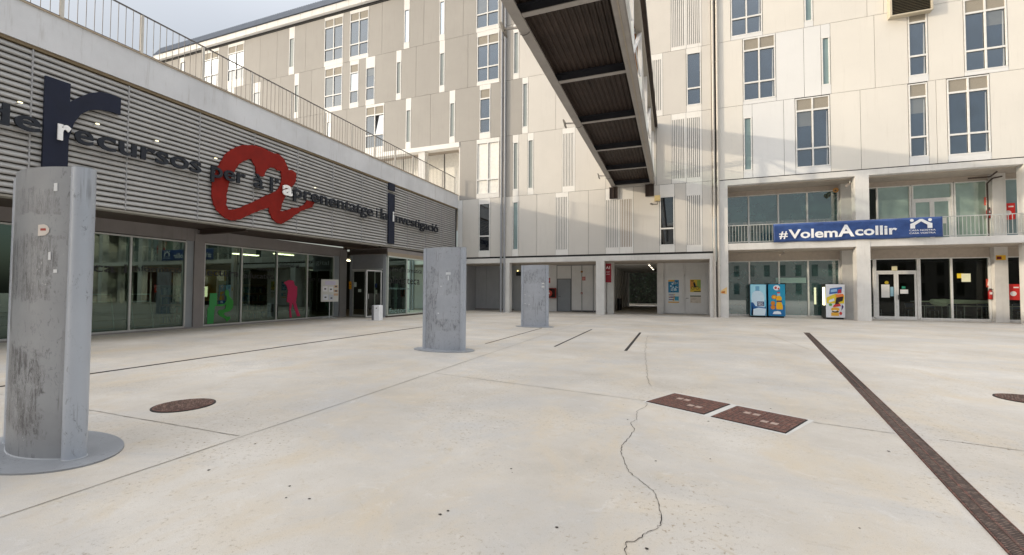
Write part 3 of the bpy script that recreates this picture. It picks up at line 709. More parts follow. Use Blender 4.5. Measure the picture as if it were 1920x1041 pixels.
shape('big_letter', M['navy'], SG, [big_r], 'X', xs_, .07, .0)
shape('big_letter', M['navy'], SG, [[(19.04, 3.95), (19.56, 3.95), (19.56, 6.62), (19.04, 6.62)]], 'X', xs_, .07, .0)
shape('big_letter', M['navy'], SG, [[(19.04, 6.80), (19.56, 6.80), (19.56, 7.17), (19.04, 7.17)]], 'X', xs_, .07, .0)
outer = [(400, 125), (450, 118), (520, 122), (600, 140), (680, 180), (740, 205), (790, 215), (835, 260), (860, 310), (885, 375), (930, 380), (965, 415), (960, 500), (930, 545), (895, 560), (850, 650), (820, 720), (800, 800), (850, 795), (920, 770), (990, 762), (1045, 735), (1075, 690), (1150, 705), (1130, 760), (1060, 780), (960, 830), (900, 880), (820, 930), (770, 925), (720, 880), (690, 820), (680, 765), (600, 790), (500, 830), (400, 880), (300, 900), (230, 870), (150, 800), (110, 720), (95, 620), (100, 500), (120, 430), (150, 370), (190, 290), (230, 220), (290, 170), (350, 140)]
inner = [(500, 262), (430, 280), (370, 320), (345, 370), (310, 430), (270, 520), (250, 620), (245, 740), (265, 780), (330, 785), (430, 745), (520, 705), (620, 655), (700, 620), (760, 590), (790, 560), (805, 520), (815, 470), (805, 390), (770, 385), (740, 355), (700, 352), (660, 372), (645, 400), (635, 440), (590, 445), (550, 410), (545, 345), (515, 300)]
def onfacade(px, py, X=XF+.12):
    x = (px-960)/FPX; z = (520.5-py)/FPX; x0 = x*cos(ROL)-z*sin(ROL); z2 = x*sin(ROL)+z*cos(ROL)
    fw = cos(PIT)-z2*sin(PIT); zz = sin(PIT)+z2*cos(PIT); dx = x0*cos(YAW)-fw*sin(YAW); dy = x0*sin(YAW)+fw*cos(YAW)
    return (dy*X/dx, EYE+zz*X/dx)
def brush(pts, sub, amp):
    q = [onfacade(380+a/5.479, 250+b/5.479) for a, b in pts]; out = []
    for i, p in enumerate(q):
        r = q[(i+1) % len(q)]
        for k in range(sub): out.append((p[0]+(r[0]-p[0])*k/sub+(jit(amp) if 1 else 0), p[1]+(r[1]-p[1])*k/sub+jit(amp)))
    return out
shape('big_letter', M['red'], SG, [brush(outer, 5, .014), brush(inner, 5, .016)], 'X', xs_, .04, .005)
for y, z in ((5.2, 5.72), (6.62, 5.74), (8.0, 5.75), (9.72, 5.74), (13.9, 5.72)):
    t = thing('sign_lamp', (xs_+.02, y, z), {5.2: 'small lit lamp over the first letters at the left edge of the library sign', 6.62: 'small lit lamp over the letters next to the big blue r', 8.0: 'small lit lamp over the second half of the word cursos', 9.72: 'small lit lamp over the word per', 13.9: 'small lit lamp over the middle of the word aprenentatge'}[y], 'lamp', 'small lamps along the library sign')
    MB().tube((XF+.02, y, z), (XF+.24, y, z), .015).build('arm', M['alu'], t)
    MB().box(XF+.22, XF+.26, y-.035, y+.035, z-.012, z+.012).build('head', C((255, 240, 190), .5, 0, .6), t)

# roof railing of the library
RL = thing('roof_railing', (XF, 10, 8.165), 'thin dark railing with pale posts along the library roof edge', 'railing')
mb = MB(); mb.bar((XF-.02, Y0L, 9.34), (XF-.02, 26.7, 9.34), .035); mb.build('top_rail', M['rail'], RL)
mb = MB(); y = Y0L
while y < 26.65:
    mb.box(XF-.026, XF-.014, y, y+.011, 8.24, 9.33); y += .172
mb.box(XF-.03, XF-.01, Y0L, 26.7, 8.22, 8.245); mb.build('bars', M['rail'], RL)
y = 26.65
while y > Y0L:
    box('post', C((190, 186, 178), .6), RL, XF-.05, XF+.0, y-.035, y+.035, 8.165, 9.32); y -= 1.724
RL2 = thing('roof_railing', (-30, 6, 7.85), 'low railing on the far edge of the library roof terrace', 'railing')

# ------------------------------------------------------------------ rear facades (plane y = 27)
YF = 27.0
ZS = [3.75, 7.8, 11.95, 15.75, 19.55, 23.62]
FAC = thing('faculty_block', (-15, 30, 0), 'long beige panel-clad block behind, under a dark roof, left of the downpipes by the terraces', 'building')
TER = thing('terrace_block', (9, 30, 0), 'ivory panel-clad block on the right with a balcony floor over a glazed ground floor', 'building')
M['blind'] = backed('blind_behind_glass', (.16, .17, .17), .16, .02, .1); M['blind2'] = backed('curtain_behind_glass', (.42, .43, .42), .1, .05, .1); wr = random.Random(5)
def window(par, x0, x1, z0, z1, cols, grille=False, pane='pane', openleaf=False, lowh=1.0, fm='frame'):
    th = .055; y0, y1 = YF-.012, YF+.10
    mb = MB(); mb.box(x0, x1, y0, y1, z0, z0+th).box(x0, x1, y0, y1, z1-th, z1)
    zt = z0+lowh; zg = z1-.68 if grille else z1-th
    xs = [x0+(x1-x0)*k/cols for k in range(cols+1)]
    for i, x in enumerate(xs):
        a = x if i == 0 else (x-th if i == cols else x-th*.65); b = a+(th*1.3 if 0 < i < cols else th)
        mb.box(a, b, y0-.002, y1, z0+th, z1-th)
    inner_ = [(xs[i]+(th if i == 0 else th*.65), xs[i+1]-(th if i == cols-1 else th*.65)) for i in range(cols)]
    for a, b in inner_:
        mb.box(a, b, y0, y1, zt-.04, zt+.045)
        if grille: mb.box(a, b, y0, y1, zg-.05, zg+.04)
    f = mb.build('window', M[fm], par)
    pb = MB(); ztop = zg-.05 if grille else z1-th
    for i, (a, b) in enumerate(inner_):
        pb.quad((a, YF+.05, z0+th), (b, YF+.05, z0+th), (b, YF+.05, zt-.04), (a, YF+.05, zt-.04))
        if openleaf and i == cols-1: continue
        pb.quad((a, YF+.05, zt+.045), (b, YF+.05, zt+.045), (b, YF+.05, ztop), (a, YF+.05, ztop))
    pb.build('pane', M[pane], f)
    if pane == 'pane':
        bl = MB(); cu_ = MB()
        for i, (a, b) in enumerate(inner_):
            if wr.random() < (.22 if par is TER else .1) and not openleaf: h_ = wr.choice((.25, .4, .6, .95))*(ztop-zt-.05); bl.quad((a, YF+.047, ztop-h_), (b, YF+.047, ztop-h_), (b, YF+.047, ztop), (a, YF+.047, ztop))
            if par is TER and i == cols-1:
                for c_, d_ in ((z0+th, zt-.04), (zt+.045, ztop-.1)): cu_.quad((b-.11, YF+.046, c_), (b-.05, YF+.046, c_), (b-.05, YF+.046, d_), (b-.08, YF+.046, d_))
        if bl.v: bl.build('blind', M['blind'], f)
        if cu_.v: cu_.build('reveal', M['blind2'], f)
    # slim dark gasket line round each pane
    gb = MB()
    for a, b in inner_:
        for c_, d_ in ((z0+th, zt-.04), (zt+.045, ztop)):
            gb.box(a, a+.014, YF+.03, YF+.048, c_, d_).box(b-.014, b, YF+.03, YF+.048, c_, d_).box(a+.014, b-.014, YF+.03, YF+.048, d_-.014, d_)
    gb.build('gasket', M['dark'], f)
    if grille:
        g_ = MB()
        for a, b in inner_: g_.box(a, b, YF+.02, YF+.06, zg+.04, z1-th)
        g_.build('grille', M['grille'], f)
    if openleaf:
        a, b = inner_[-1]; o_ = MB(); o_.box(a, b, YF+.09, YF+.10, zt+.045, ztop); o_.build('opening', M['dark'], f)
        q = MB(); q.add([(a+.03, YF+.04, zt+.06), (b, YF+.04, zt+.06), (b, YF-.28, ztop-.02), (a+.25, YF-.28, ztop-.02)], [(0, 1, 2, 3)])
        q = MB(); q.quad((a+.02, YF+.04, zt+.05), (b, YF+.04, zt+.05), (b, YF+.045, ztop-.05), (a+.36, YF+.045, ztop-.05)); q.build('tilted_leaf', M[pane], f)
    return f
def slit(par, x0, x1, z0, z1, gm='frost'):
    th = .06; mb = MB(); mb.box(x0, x1, YF-.01, YF+.08, z0, z0+th).box(x0, x1, YF-.01, YF+.08, z1-th, z1).box(x0, x0+th, YF-.01, YF+.08, z0+th, z1-th).box(x1-th, x1, YF-.01, YF+.08, z0+th, z1-th)
    f = mb.build('slit_window', M['frame'], par)
    MB().quad((x0+th, YF+.045, z0+th), (x1-th, YF+.045, z0+th), (x1-th, YF+.045, z1-th), (x0+th, YF+.045, z1-th)).build('pane', M[gm], f)
    gb = MB().box(x0+th, x0+th+.012, YF+.02, YF+.043, z0+th, z1-th).box(x0+th+.012, x1-th, YF+.02, YF+.043, z1-th-.014, z1-th); gb.build('gasket', M['dark'], f)
    return f
def louvre(par, x0, x1, z0, z1, za, zb, rusty=False):
    """white ribbed vent panel: frame strip za..zb with vertical slots z0..z1"""
    mb = MB(); gx = .006
    mb.box(x0+gx, x1-gx, YF-.005, YF+.03, za+gx, z0).box(x0+gx, x1-gx, YF-.005, YF+.03, z1, zb-gx)
    n = 7; a, b = x0+.06, x1-.06; st = (b-a)/n
    mb.box(x0+gx, a, YF-.005, YF+.03, z0, z1).box(b, x1-gx, YF-.005, YF+.03, z0, z1)
    for k in range(n): mb.box(a+k*st+st*.42, a+(k+1)*st, YF-.012, YF+.03, z0, z1)
    f = mb.build('vent_panel', M['white'], par)
    MB().box(a, b, YF+.05, YF+.06, z0, z1).build('vent_void', C((150, 115, 75), .8) if rusty else C((150, 147, 143), .8), f)
    return f
def storey(par, k, xa, xb, items, joints, col, z0=None, z1=None, cols={}):
    """items: (x0,x1,kind,za,zb,opts); the wall between them is cladding panels cut at joints"""
    z0 = z0 or ZS[k]; z1 = z1 or ZS[k+1]; gx = .009
    items = sorted(items); cur = xa; segs = []
    for it in items:
        if it[0] > cur: segs.append((cur, it[0]))
        cur = it[1]
    if cur < xb: segs.append((cur, xb))
    by = {}
    for a, b in segs:
        cuts = [a]+sorted(j for j in joints if a+.05 < j < b-.05)+[b]
        for p, q in zip(cuts, cuts[1:]):
            c = col
            for (ca, cb), cc in cols.items():
                if ca <= (p+q)/2 <= cb: c = cc
            by.setdefault(c, MB()).box(p+gx, q-gx, YF, YF+.03, z0+gx, z1-gx)
    for c, mb in by.items(): mb.build('cladding', M[c], par)
    wb = MB()
    for it in items:
        x0, x1, kd, za, zb, op = it
        if kd != 'v':
            sm = M['white' if par is FAC else 'panelG']
            if za-z0 > .05: box('surround', sm, par, x0+.006, x1-.006, YF-.004, YF+.03, z0+gx, za)
            if z1-zb > .05: box('surround', sm, par, x0+.006, x1-.006, YF-.004, YF+.03, zb, z1-gx)
        if kd == 'w': window(par, x0+.02, x1-.02, za, zb, **op)
        if kd == 's': slit(par, x0+.02, x1-.02, za, zb, **op)
        if kd == 'v': louvre(par, x0, x1, za, zb, z0, z1, **op)
G2 = dict(cols=2, grille=True); G1 = dict(cols=1, grille=True)
# --- left block, storeys from above the ground floor up
XR = 2.12
storey(FAC, 0, -14.2, XR, [(-12.58, -11.71, 'w', 4.14, 7.46, dict(cols=1, pane='pane_dark', lowh=1.05)), (-10.1, -9.64, 's', 4.17, 7.42, dict(gm='frostB')), (-7.12, -6.26, 'v', 4.12, 7.5, {}),
    (-3.93, -3.07, 'v', 4.15, 7.1, {}), (-3.07, -2.25, 'v', 4.15, 7.08, dict(rusty=True)), (-.75, .10, 'w', 4.17, 7.08, dict(cols=1, pane='pane_dark')), (.72, 1.59, 'v', 4.15, 7.03, {})],
    [-13.83, -12.58, -10.9, -8.38, -4.99], 'panelB', cols={(-14.3, -13.8): 'panelG'})
storey(FAC, 1, -14.08, XR, [(-12.78, -11.05, 'w', 8.1, 11.69, dict(cols=2, pane='shut', lowh=1.0)), (-10.09, -9.66, 's', 8.22, 11.45, {}), (-9.04, -8.6, 's', 8.2, 11.5, {}), (-6.68, -5.84, 'v', 8.17, 11.6, {}),
    (-.06, .75, 'v', 8.09, 11.6, {}), (.75, 1.6, 'v', 8.09, 11.6, {})], [-10.9, -3.9, -.9, 1.6], 'panelB', cols={(-14.3, -12.8): 'panelC', (-11, -10.1): 'panelC'}) if False else None
M['shut'] = plain('white_shutter', (.80, .78, .72), .5)
storey(FAC, 1, -14.08, XR, [(-12.78, -11.05, 'w', 8.1, 11.69, dict(cols=2, pane='shut', lowh=1.0)), (-10.09, -9.66, 's', 8.22, 11.45, {}), (-9.04, -8.6, 's', 8.2, 11.5, {}), (-6.68, -5.84, 'v', 8.17, 11.6, {}),
    (-.06, .75, 'v', 8.09, 11.6, {}), (.75, 1.6, 'v', 8.09, 11.6, {})], [-10.9, -3.9, -.9, 1.6], 'panelB', cols={(-14.3, -12.7): 'panelC', (-11.1, -10.1): 'panelC'})
CC = {(-60, -14): 'panelC', (-14, -9.5): 'panelC'}
storey(FAC, 2, -47.5, XR, [(-26.14, -25.68, 's', 12.4, 15.0, {}), (-22.29, -20.55, 'w', 12.36, 15.6, dict(cols=2, grille=True, openleaf=True)), (-18.62, -18.15, 's', 12.4, 14.9, {}), (-14.94, -14.48, 's', 12.36, 14.87, {}),
    (-12.58, -11.73, 'w', 12.35, 15.46, G1), (-9.43, -9.0, 's', 12.37, 15.38, {}), (-1.35, -.52, 'v', 12.3, 15.4, {}), (.78, 1.6, 'w', 12.34, 15.45, dict(cols=1))],
    [-44, -41, -38.5, -35, -31.5, -28.5, -24.1, -16.5, -10.9, -7.11, -4.2], 'panelB', cols=CC)
storey(FAC, 3, -47.5, XR, [(-37.6, -36.75, 'w', 16.15, 18.9, dict(cols=1)), (-34.4, -33.55, 'w', 16.15, 18.7, dict(cols=1)), (-29.65, -29.15, 's', 16.2, 18.6, {}), (-26.42, -24.6, 'w', 16.1, 19.35, G2), (-23.88, -23.0, 'w', 16.12, 19.25, G1),
    (-22.33, -21.46, 'w', 16.12, 18.72, dict(cols=1)), (-19.52, -19.06, 's', 16.2, 18.7, {}), (-15.8, -15.35, 's', 16.2, 18.67, {}), (-12.8, -11.1, 'w', 15.98, 19.26, G2), (-10.09, -9.66, 's', 16.1, 19.0, {}), (-4.5, -4.05, 's', 16.1, 19.0, {}),
    (-.06, .8, 'v', 15.98, 19.2, {}), (.8, 1.64, 'v', 15.97, 19.2, {})], [-44, -41, -31.2, -27.78, -17.77, -13.5, -10.9, -7.5, -6.2, -1.5], 'panelB', cols=CC)
storey(FAC, 4, -47.5, XR, [(-44.2, -43.5, 'w', 20.2, 23.2, dict(cols=1)), (-40.9, -38.85, 'w', 20.2, 23.4, G2), (-37.68, -35.63, 'w', 20.2, 23.4, G2), (-30.33, -29.72, 's', 20.15, 22.7, {}), (-26.52, -24.6, 'w', 19.92, 23.42, G2), (-23.95, -22.11, 'w', 19.85, 23.4, G2),
    (-18.88, -18.38, 's', 19.98, 22.56, {}), (-15.84, -15.38, 's', 19.97, 22.5, {}), (-12.88, -11.14, 'w', 19.8, 23.2, G2), (-9.3, -8.85, 's', 20, 22.6, {}), (.8, 1.6, 'w', 20, 23.2, dict(cols=1))],
    [-42.3, -33.67, -31.7, -28.5, -20.86, -17.14, -13.9, -10.2, -7, -5, -2.5], 'panelB', cols=CC)
mb = MB(); mb.box(-47.5, XR, YF+.12, YF+.3, 11.95, 23.7).box(-14.12, XR, YF+.12, YF+.3, 3.7, 11.95); mb.build('wall', M['joint'], FAC)
# eave, gutter and roof
box('gutter_shadow_gap', M['dark'], FAC, -47.6, 2.2, YF-.02, YF+.3, 23.64, 23.86)
box('eave', M['white'], FAC, -47.7, 2.2, YF-.28, YF+.3, 23.86, 24.36)
mb = MB()
for k in range(0, 40): mb.box(-47.6+k*1.25, -47.585+k*1.25, YF-.286, YF-.281, 23.87, 24.35)
mb.build('eave_joints', C((150, 140, 125), .8), FAC)
mb = MB(); n = 200
xs_r = [-47.8+50.1*i/n for i in range(n+1)]
for i in range(n):
    a, b = xs_r[i], xs_r[i+1]; m_ = (a+b)/2
    mb.add([(a, YF-.34, 24.37), (m_, YF-.34, 24.44), (b, YF-.34, 24.37), (a, YF+.35, 25.45), (m_, YF+.35, 25.52), (b, YF+.35, 25.45)], [(0, 1, 4, 3), (1, 2, 5, 4)])
mb.add([(-47.8, YF-.34, 24.36), (2.3, YF-.34, 24.36), (2.3, YF+.35, 25.4), (-47.8, YF+.35, 25.4)], [(0, 1, 2, 3)])
mb.build('roof', M['roof'], FAC)
box('roof_top', M['roof'], FAC, -47.8, 2.3, YF+.35, YF+13, 24.3, 25.4)
box('end_wall', M['panelC'], FAC, -47.7, -47.5, YF, YF+14, 7.8, 24.3)
box('back_mass', M['panelC'], FAC, -47.5, 2.1, YF+4, YF+14, 7.85, 24.3)
# upper terrace level opening of the left block
box('opening_beam', M['white'], FAC, -47.5, -14.1, YF-.05, YF+.5, 11.6, 11.93)
box('opening_soffit', M['soffit'], FAC, -47.5, -14.1, YF+.5, YF+2.2, 11.75, 11.9)
box('terrace_wall', M['shut'], FAC, -47.5, -14.1, YF+1.5, YF+1.6, 7.85, 11.75)
for x in (-44.5, -38, -31, -25.6, -21.56, -19.8, -16.15): box('wall_joint', M['joint'], FAC, x-.03, x+.03, YF+1.47, YF+1.5, 7.85, 11.75)
for x in (-17.5, -24.0, -30.5, -37): box('pillar', M['concrete'], FAC, x, x+.55, YF+.02, YF+.5, 7.85, 11.6)
box('terrace_side', M['white'], FAC, -14.15, -14.08, YF+.03, YF+1.5, 7.85, 11.75)
# ground floor of the left block
box('beam', M['concrete'], FAC, -14.2, 2.2, YF+.0, YF+.45, 3.33, 3.64)
box('dark_gap', M['dark'], FAC, -14.2, 2.2, YF+.04, YF+.45, 3.64, 3.75)
for a, b in ((-10.66, -10.28), (-4.52, -4.0), (1.95, 2.2), (-14.3, -14.1)): box('pillar', M['concrete'], FAC, a, b, YF-.01, YF+.46, 0, 3.33)
box('side_wall', M['dgrey_wall'], FAC, -14.4, -14.2, YF+.46, 30.4, 0, 3.5)
box('ceiling', M['soffit'], FAC, -14.2, 2.3, YF+.45, 30.4, 3.3, 3.5)
YR = 30.0
mb = MB()
for a, b in ((-14.2, -13.3), (-13.3, -12.2), (-12.2, -11.0)): mb.box(a+.01, b-.01, YR, YR+.06, .12, 3.3)
mb.build('service_doors', M['dgrey_wall'], FAC)
box('base_strip', M['conc_lib'], FAC, -14.2, -11, YR-.03, YR+.06, 0, .12)
box('wall_return', M['dgrey_wall'], FAC, -10.95, -10.1, YR-.2, YR+.06, 0, 3.3)
mb = MB()
for a, b in ((-10.08, -9.0), (-8.98, -7.8)): mb.box(a, b, YR, YR+.08, .0, 3.3)
mb.box(-7.78, -6.76, YR, YR+.08, 2.33, 3.3); mb.build('rear_wall', M['grey_wall'], FAC)
mb = MB()
for a, b in ((-6.72, -6.02), (-5.98, -5.22), (-5.18, -4.6), (-4.56, -4.3)): mb.box(a, b, YR+.01, YR+.06, .12, 3.28)
mb.build('rear_panels', M['grey_wall'], FAC)
mb = MB()
for x in (-7.79, -6.74, -6.0, -5.2, -4.58): mb.box(x-.02, x+.02, YR-.03, YR+.05, 0, 3.3)
mb.box(-7.8, -4.3, YR-.02, YR+.06, 3.24, 3.3).box(-6.72, -4.3, YR-.025, YR+.06, .06, .12).box(-7.78, -6.76, YR-.03, YR+.05, 2.27, 2.33); mb.build('steel_frame', C((140, 140, 140), .5), FAC)
dd = box('service_door', M['grey_door'], FAC, -7.74, -6.8, YR-.01, YR+.04, .02, 2.26)
mb = MB(); mb.bar((-7.66, YR-.06, 1.05), (-7.5, YR-.06, 1.05), .022).bar((-7.66, YR-.01, 1.05), (-7.66, YR-.06, 1.05), .03); mb.build('handle', M['black'], dd)
box('back_fill', M['dark'], FAC, -14.2, -4.35, YR+.08, YR+.2, 0, 3.4)
# passage
box('passage_wall', M['grey_wall'], FAC, -4.5, -4.3, YR-.2, 46, 0, 3.5)
mb = MB()
for k in range(9): mb.box(-4.3, -4.18, YR+1.0+k*1.7, YR+1.25+k*1.7, 0, 3.5)
mb.build('wall_ribs', M['concrete'], FAC)
box('passage_wall', M['concrete'], FAC, -1.0, -.86, YR-.3, 46, 0, 3.5)
box('passage_jamb', M['concrete'], FAC, -.98, -.62, YR-.32, YR+.1, 0, 3.32)
box('passage_ceiling', M['soffit'], FAC, -4.5, -.8, YR+.4, 46, 3.5, 3.6)
for k in range(6): box('ceiling_beam', M['concrete'], FAC, -4.3, -1.0, YR+.5+k*2.6, YR+.8+k*2.6, 3.25, 3.5)
for x, y, lx in ((-3.9, 29.0, .12), (-1.5, 30.4, .12), (-1.5, 33.2, .12), (-1.5, 35.9, .12)):
    t = thing('strip_light', (x, y, 3.24), {29.0: 'lit strip light above the red sign at the passage mouth', 30.4: 'first lit strip light on the right inside the passage', 33.2: 'second lit strip light on the right inside the passage', 35.9: 'third, farthest lit strip light inside the passage'}[y], 'light', 'lit strip lights in the passage')
    MB().box(x-.09, x+.09, y-.62, y+.62, 3.2, 3.3).build('housing', M['frame'], t)
    MB().box(x-.03, x+.03, y-.6, y+.6, 3.18, 3.2).build('tube', M['tube'], t)
# litter bin inside passage
t = thing('litter_bin', (-3.9, 34, 0), 'dark litter bin against the left wall of the passage', 'bin')
MB().prism([(-3.9+.17*cos(a*pi/8), 34+.17*sin(a*pi/8)) for a in range(16)], 0, .85).build('body', M['black'], t)
MB().tube((-3.9, 34, .85), (-3.9, 34, .9), .18).build('rim', C((50, 50, 52)), t)
# ivy hedge closing the passage
def hedge():
    t = thing('ivy_hedge', (-2.5, 48.5, 0), 'dark green ivy-covered wall closing the end of the passage', 'hedge')
    MB().box(-9, 4, 48.9, 49.2, 0, 5.5).build('wall', M['dark'], t)
    mb = MB()
    for k in range(5200):
        x = random.uniform(-7, 2.5); z = random.uniform(0, 5.0); y = 48.85-random.random()**2*.35; r = random.uniform(.05, .11)
        a, b = random.uniform(0, 6.3), random.uniform(-.8, .8)
        u = Vector((cos(a), sin(b)*.4, sin(a)))*r; v = Vector((-sin(a), sin(b), cos(a)))*r*.8; c_ = Vector((x, y, z))
        mb.add([c_-u, c_-v*.6, c_+u, c_+v], [(0, 1, 2, 3)])
    mb.build('leaves', M['hedge'], t)
hedge()
box('verge', C((150, 148, 140), .8), None, -9, 4, 47.9, 48.6, 0, .14)['kind'] = 'structure'
bpy.data.objects['verge'].name = 'kerb'
# poster doors right of the passage
box('door_fascia', M['grey_wall'], FAC, -.62, 2.2, YR+.03, YR+.1, 0, 3.3)
mb = MB(); mb.box(-.62, 2.0, YR-.04, YR+.03, 2.45, 2.55).box(-.62, 2.0, YR-.04, YR+.03, 3.24, 3.3)
for x in (-.60, .68, 1.97): mb.box(x-.035, x+.035, YR-.04, YR+.03, 0, 3.24)
mb.build('door_frame', M['grey_wall'], FAC)
for a, b in ((-.56, .64), (.72, 1.93)):
    d = box('metal_door', M['grey_wall'], FAC, a+.01, b-.01, YR-.03, YR+.03, .05, 2.44)
    box('transom_panel', M['grey_wall'], FAC, a+.04, b-.04, YR-.01, YR+.03, 2.6, 3.2)
mb = MB(); mb.bar((.76, YR-.08, 1.02), (.9, YR-.08, 1.02), .025).bar((.76, YR-.03, 1.02), (.76, YR-.08, 1.02), .03); mb.build('handle', M['black'], d)
# posters
def poster(x0, x1, z0, z1, y, lab, bgc, blobs, cat='poster', group=None, name='poster'):
    t = thing(name, ((x0+x1)/2, y, z0), lab, cat, group); W, Hh = x1-x0, z1-z0
    MB().box(x0, x1, y-.005, y, z0, z1).build('sheet', C(bgc), t)
    lv = .0062
    for c, shp in blobs:
        mb = MB()
        for s_ in shp:
            if s_[0] == 'r': mb.quad(*[(x0+W*a, y-lv, z0+Hh*b) for a, b in ((s_[1], s_[2]), (s_[3], s_[2]), (s_[3], s_[4]), (s_[1], s_[4]))])
            elif s_[0] == 'o': mb.disc((x0+W*s_[1], y-lv, z0+Hh*s_[2]), W*s_[3], 14, 'y', Hh*s_[4])
            elif s_[0] == 'p': mb.add([(x0+W*a, y-lv, z0+Hh*b) for a, b in s_[1]], [tuple(range(len(s_[1])))])
        mb.build('print', C(c), t); lv += .0009
    return t
rr = random.Random(3)
def scatter(n, x0, x1, z0, z1, w_, h_): return [('r', a, b, a+w_*rr.uniform(.4, 1), b+h_*rr.uniform(.4, 1)) for a, b in ((rr.uniform(x0, x1-w_), rr.uniform(z0, z1-h_)) for _ in range(n))]
poster(-.32, .33, .72, 2.2, YR-.03, 'tall blue and yellow event poster on the left metal door beside the passage', (215, 222, 220),
    [((40, 130, 175), [('r', 0, .45, 1, 1)]), ((225, 175, 60), [('r', 0, .93, .6, 1), ('r', 0, 0, 1, .05)]), ((200, 225, 235), scatter(16, 0, 1, .5, .95, .2, .1)), ((20, 60, 110), scatter(12, 0, 1, .45, .95, .15, .05)),
     ((110, 70, 130), [('r', .05, .33, .55, .36), ('r', .05, .22, .6, .27), ('r', .05, .12, .55, .16)]), ((230, 190, 90), scatter(6, 0, 1, .08, .4, .25, .05)), ((70, 160, 190), [('r', .6, .1, .98, .28)])])
poster(1.0, 1.63, 1.42, 2.22, YR-.03, 'yellow poster of a black cyclist on the right metal door', (222, 190, 60),
    [((150, 175, 80), [('r', .65, .3, 1, .95)]), ((215, 150, 60), [('r', 0, .3, .35, .95)]), ((15, 15, 15), [('o', .38, .72, .09, .07), ('p', [(.3, .68), (.5, .68), (.55, .45), (.42, .36), (.34, .5)]), ('r', .1, .86, .35, .93), ('r', .35, .02, 1, .08)]),
     ((40, 35, 30), [('o', .25, .33, .16, .13), ('o', .68, .33, .16, .13)]), ((222, 190, 60), [('o', .25, .33, .125, .10), ('o', .68, .33, .125, .10)]), ((15, 15, 15), [('p', [(.25, .33), (.45, .5), (.47, .48), (.28, .31)]), ('p', [(.68, .33), (.6, .55), (.57, .55), (.65, .33)]), ('p', [(.43, .35), (.6, .5), (.62, .48), (.45, .33)])])])
poster(1.0, 1.63, .72, 1.2, YR-.03, 'pale programme sheet with a grey heading below the cyclist poster', (214, 204, 190), [((95, 110, 90), [('r', 0, .85, 1, 1)]), ((170, 150, 130), [('r', .05, .6, .6, .64), ('r', .05, .45, .5, .49), ('r', .05, .2, .2, .28), ('r', .5, .1, .7, .15)])])
# red building sign at the passage
t = thing('building_sign', (-3.88, 27.6, 2.0), 'dark red hanging sign reading A1 at the mouth of the passage', 'sign')
MB().box(-4.06, -3.66, 27.6, 27.63, 2.0, 3.2).build('plate', C((140, 18, 35), .5), t)
text('lettering', 'A1', M['letter_white'], t, -3.98, -3.74, 2.86, .13, 'Y', 27.6, .003, .001, .03)
mb = MB()
for z in (2.68, 2.6, 2.5): mb.box(-3.97, -3.75, 27.595, 27.599, z, z+.012)
mb.build('small_print', M['letter_white'], t)
box('sign_post', M['concrete'], FAC, -4.0, -3.6, 28.2, 28.6, 0, 3.3)
# fire things on the rear wall
def small_sign(x, y, z, w_, h_, c, lab, sym=(235, 225, 215)):
    t = thing('fire_sign', (x, y, z), lab, 'sign', 'red fire safety signs')
    MB().box(x-w_/2, x+w_/2, y-.012, y, z-h_/2, z+h_/2).build('plate', C(c), t)
    mb = MB().quad(*[(x+a*w_, y-.0135, z+b*h_) for a, b in ((-.25, -.3), (.05, -.3), (.3, .1), (.0, .32))]); mb.build('symbol', C(sym), t)
small_sign(-8.42, YR-.001, 2.2, .26, .36, (190, 55, 35), 'red fire sign above the hose cabinet on the rear wall')
small_sign(-5.86, YR-.026, 2.32, .24, .26, (196, 130, 125), 'faded red fire sign on the pale rear panels', (210, 150, 145))
small_sign(-6.0, YR-.035, 1.3, .13, .13, (150, 50, 40), 'small red alarm button on the pale rear panels')
small_sign(14.86, 28.79, 1.95, .16, .42, (185, 70, 50), 'red fire sign over the ground-floor extinguisher by the right edge')
small_sign(14.9, 28.79, 6.1, .2, .42, (200, 70, 50), 'red fire sign over the balcony extinguisher by the right edge')
t = thing('bell', (-6.0, YR-.04, 2.8), 'small round brass alarm bell high on the pale rear panels', 'bell')
MB().tube((-6.0, YR-.03, 2.8), (-6.0, YR-.09, 2.8), .08, .06).build('dome', C((150, 110, 60), .4, .5), t)
def hose_cabinet(x, y, z, w_, h_, lab, face='reel'):
    t = thing('hose_cabinet', (x, y, z), lab, 'hose cabinet', 'red fire hose cabinets')
    MB().box(x-w_/2, x+w_/2, y-.2, y, z-h_/2, z+h_/2).build('box', C((150, 40, 30), .5) if face == 'reel' else C((205, 35, 25), .5), t)
    if face == 'reel':
        MB().box(x-w_/2+.05, x+w_/2-.05, y-.204, y-.2, z-h_/2+.05, z+h_/2-.05).build('door_pane', C((45, 20, 16), .15), t)
        MB().disc((x-.05, y-.206, z-.02), h_*.3, 24, 'y').build('hose_reel', C((190, 60, 45), .5), t)
        MB().disc((x-.05, y-.208, z-.02), h_*.08, 16, 'y').build('hub', C((225, 215, 200), .5), t)
    else:
        MB().disc((x-.06, y-.203, z-.08), .12, 20, 'y').build('emblem', C((235, 225, 220), .5), t)
        MB().box(x-.05, x+.14, y-.204, y-.2, z+h_*.25, z+h_*.33).build('lettering', C((235, 225, 220), .5), t)
hose_cabinet(-8.25, YR-.02, 1.3, .85, .72, 'glazed red hose reel cabinet left of the grey service door')
hose_cabinet(15.72, 28.74, 1.5, .58, .78, 'red hose cabinet on the ground floor at the right edge', 'flat')
hose_cabinet(15.62, 28.74, 5.5, .4, .8, 'red hose cabinet on the balcony at the right edge', 'flat')
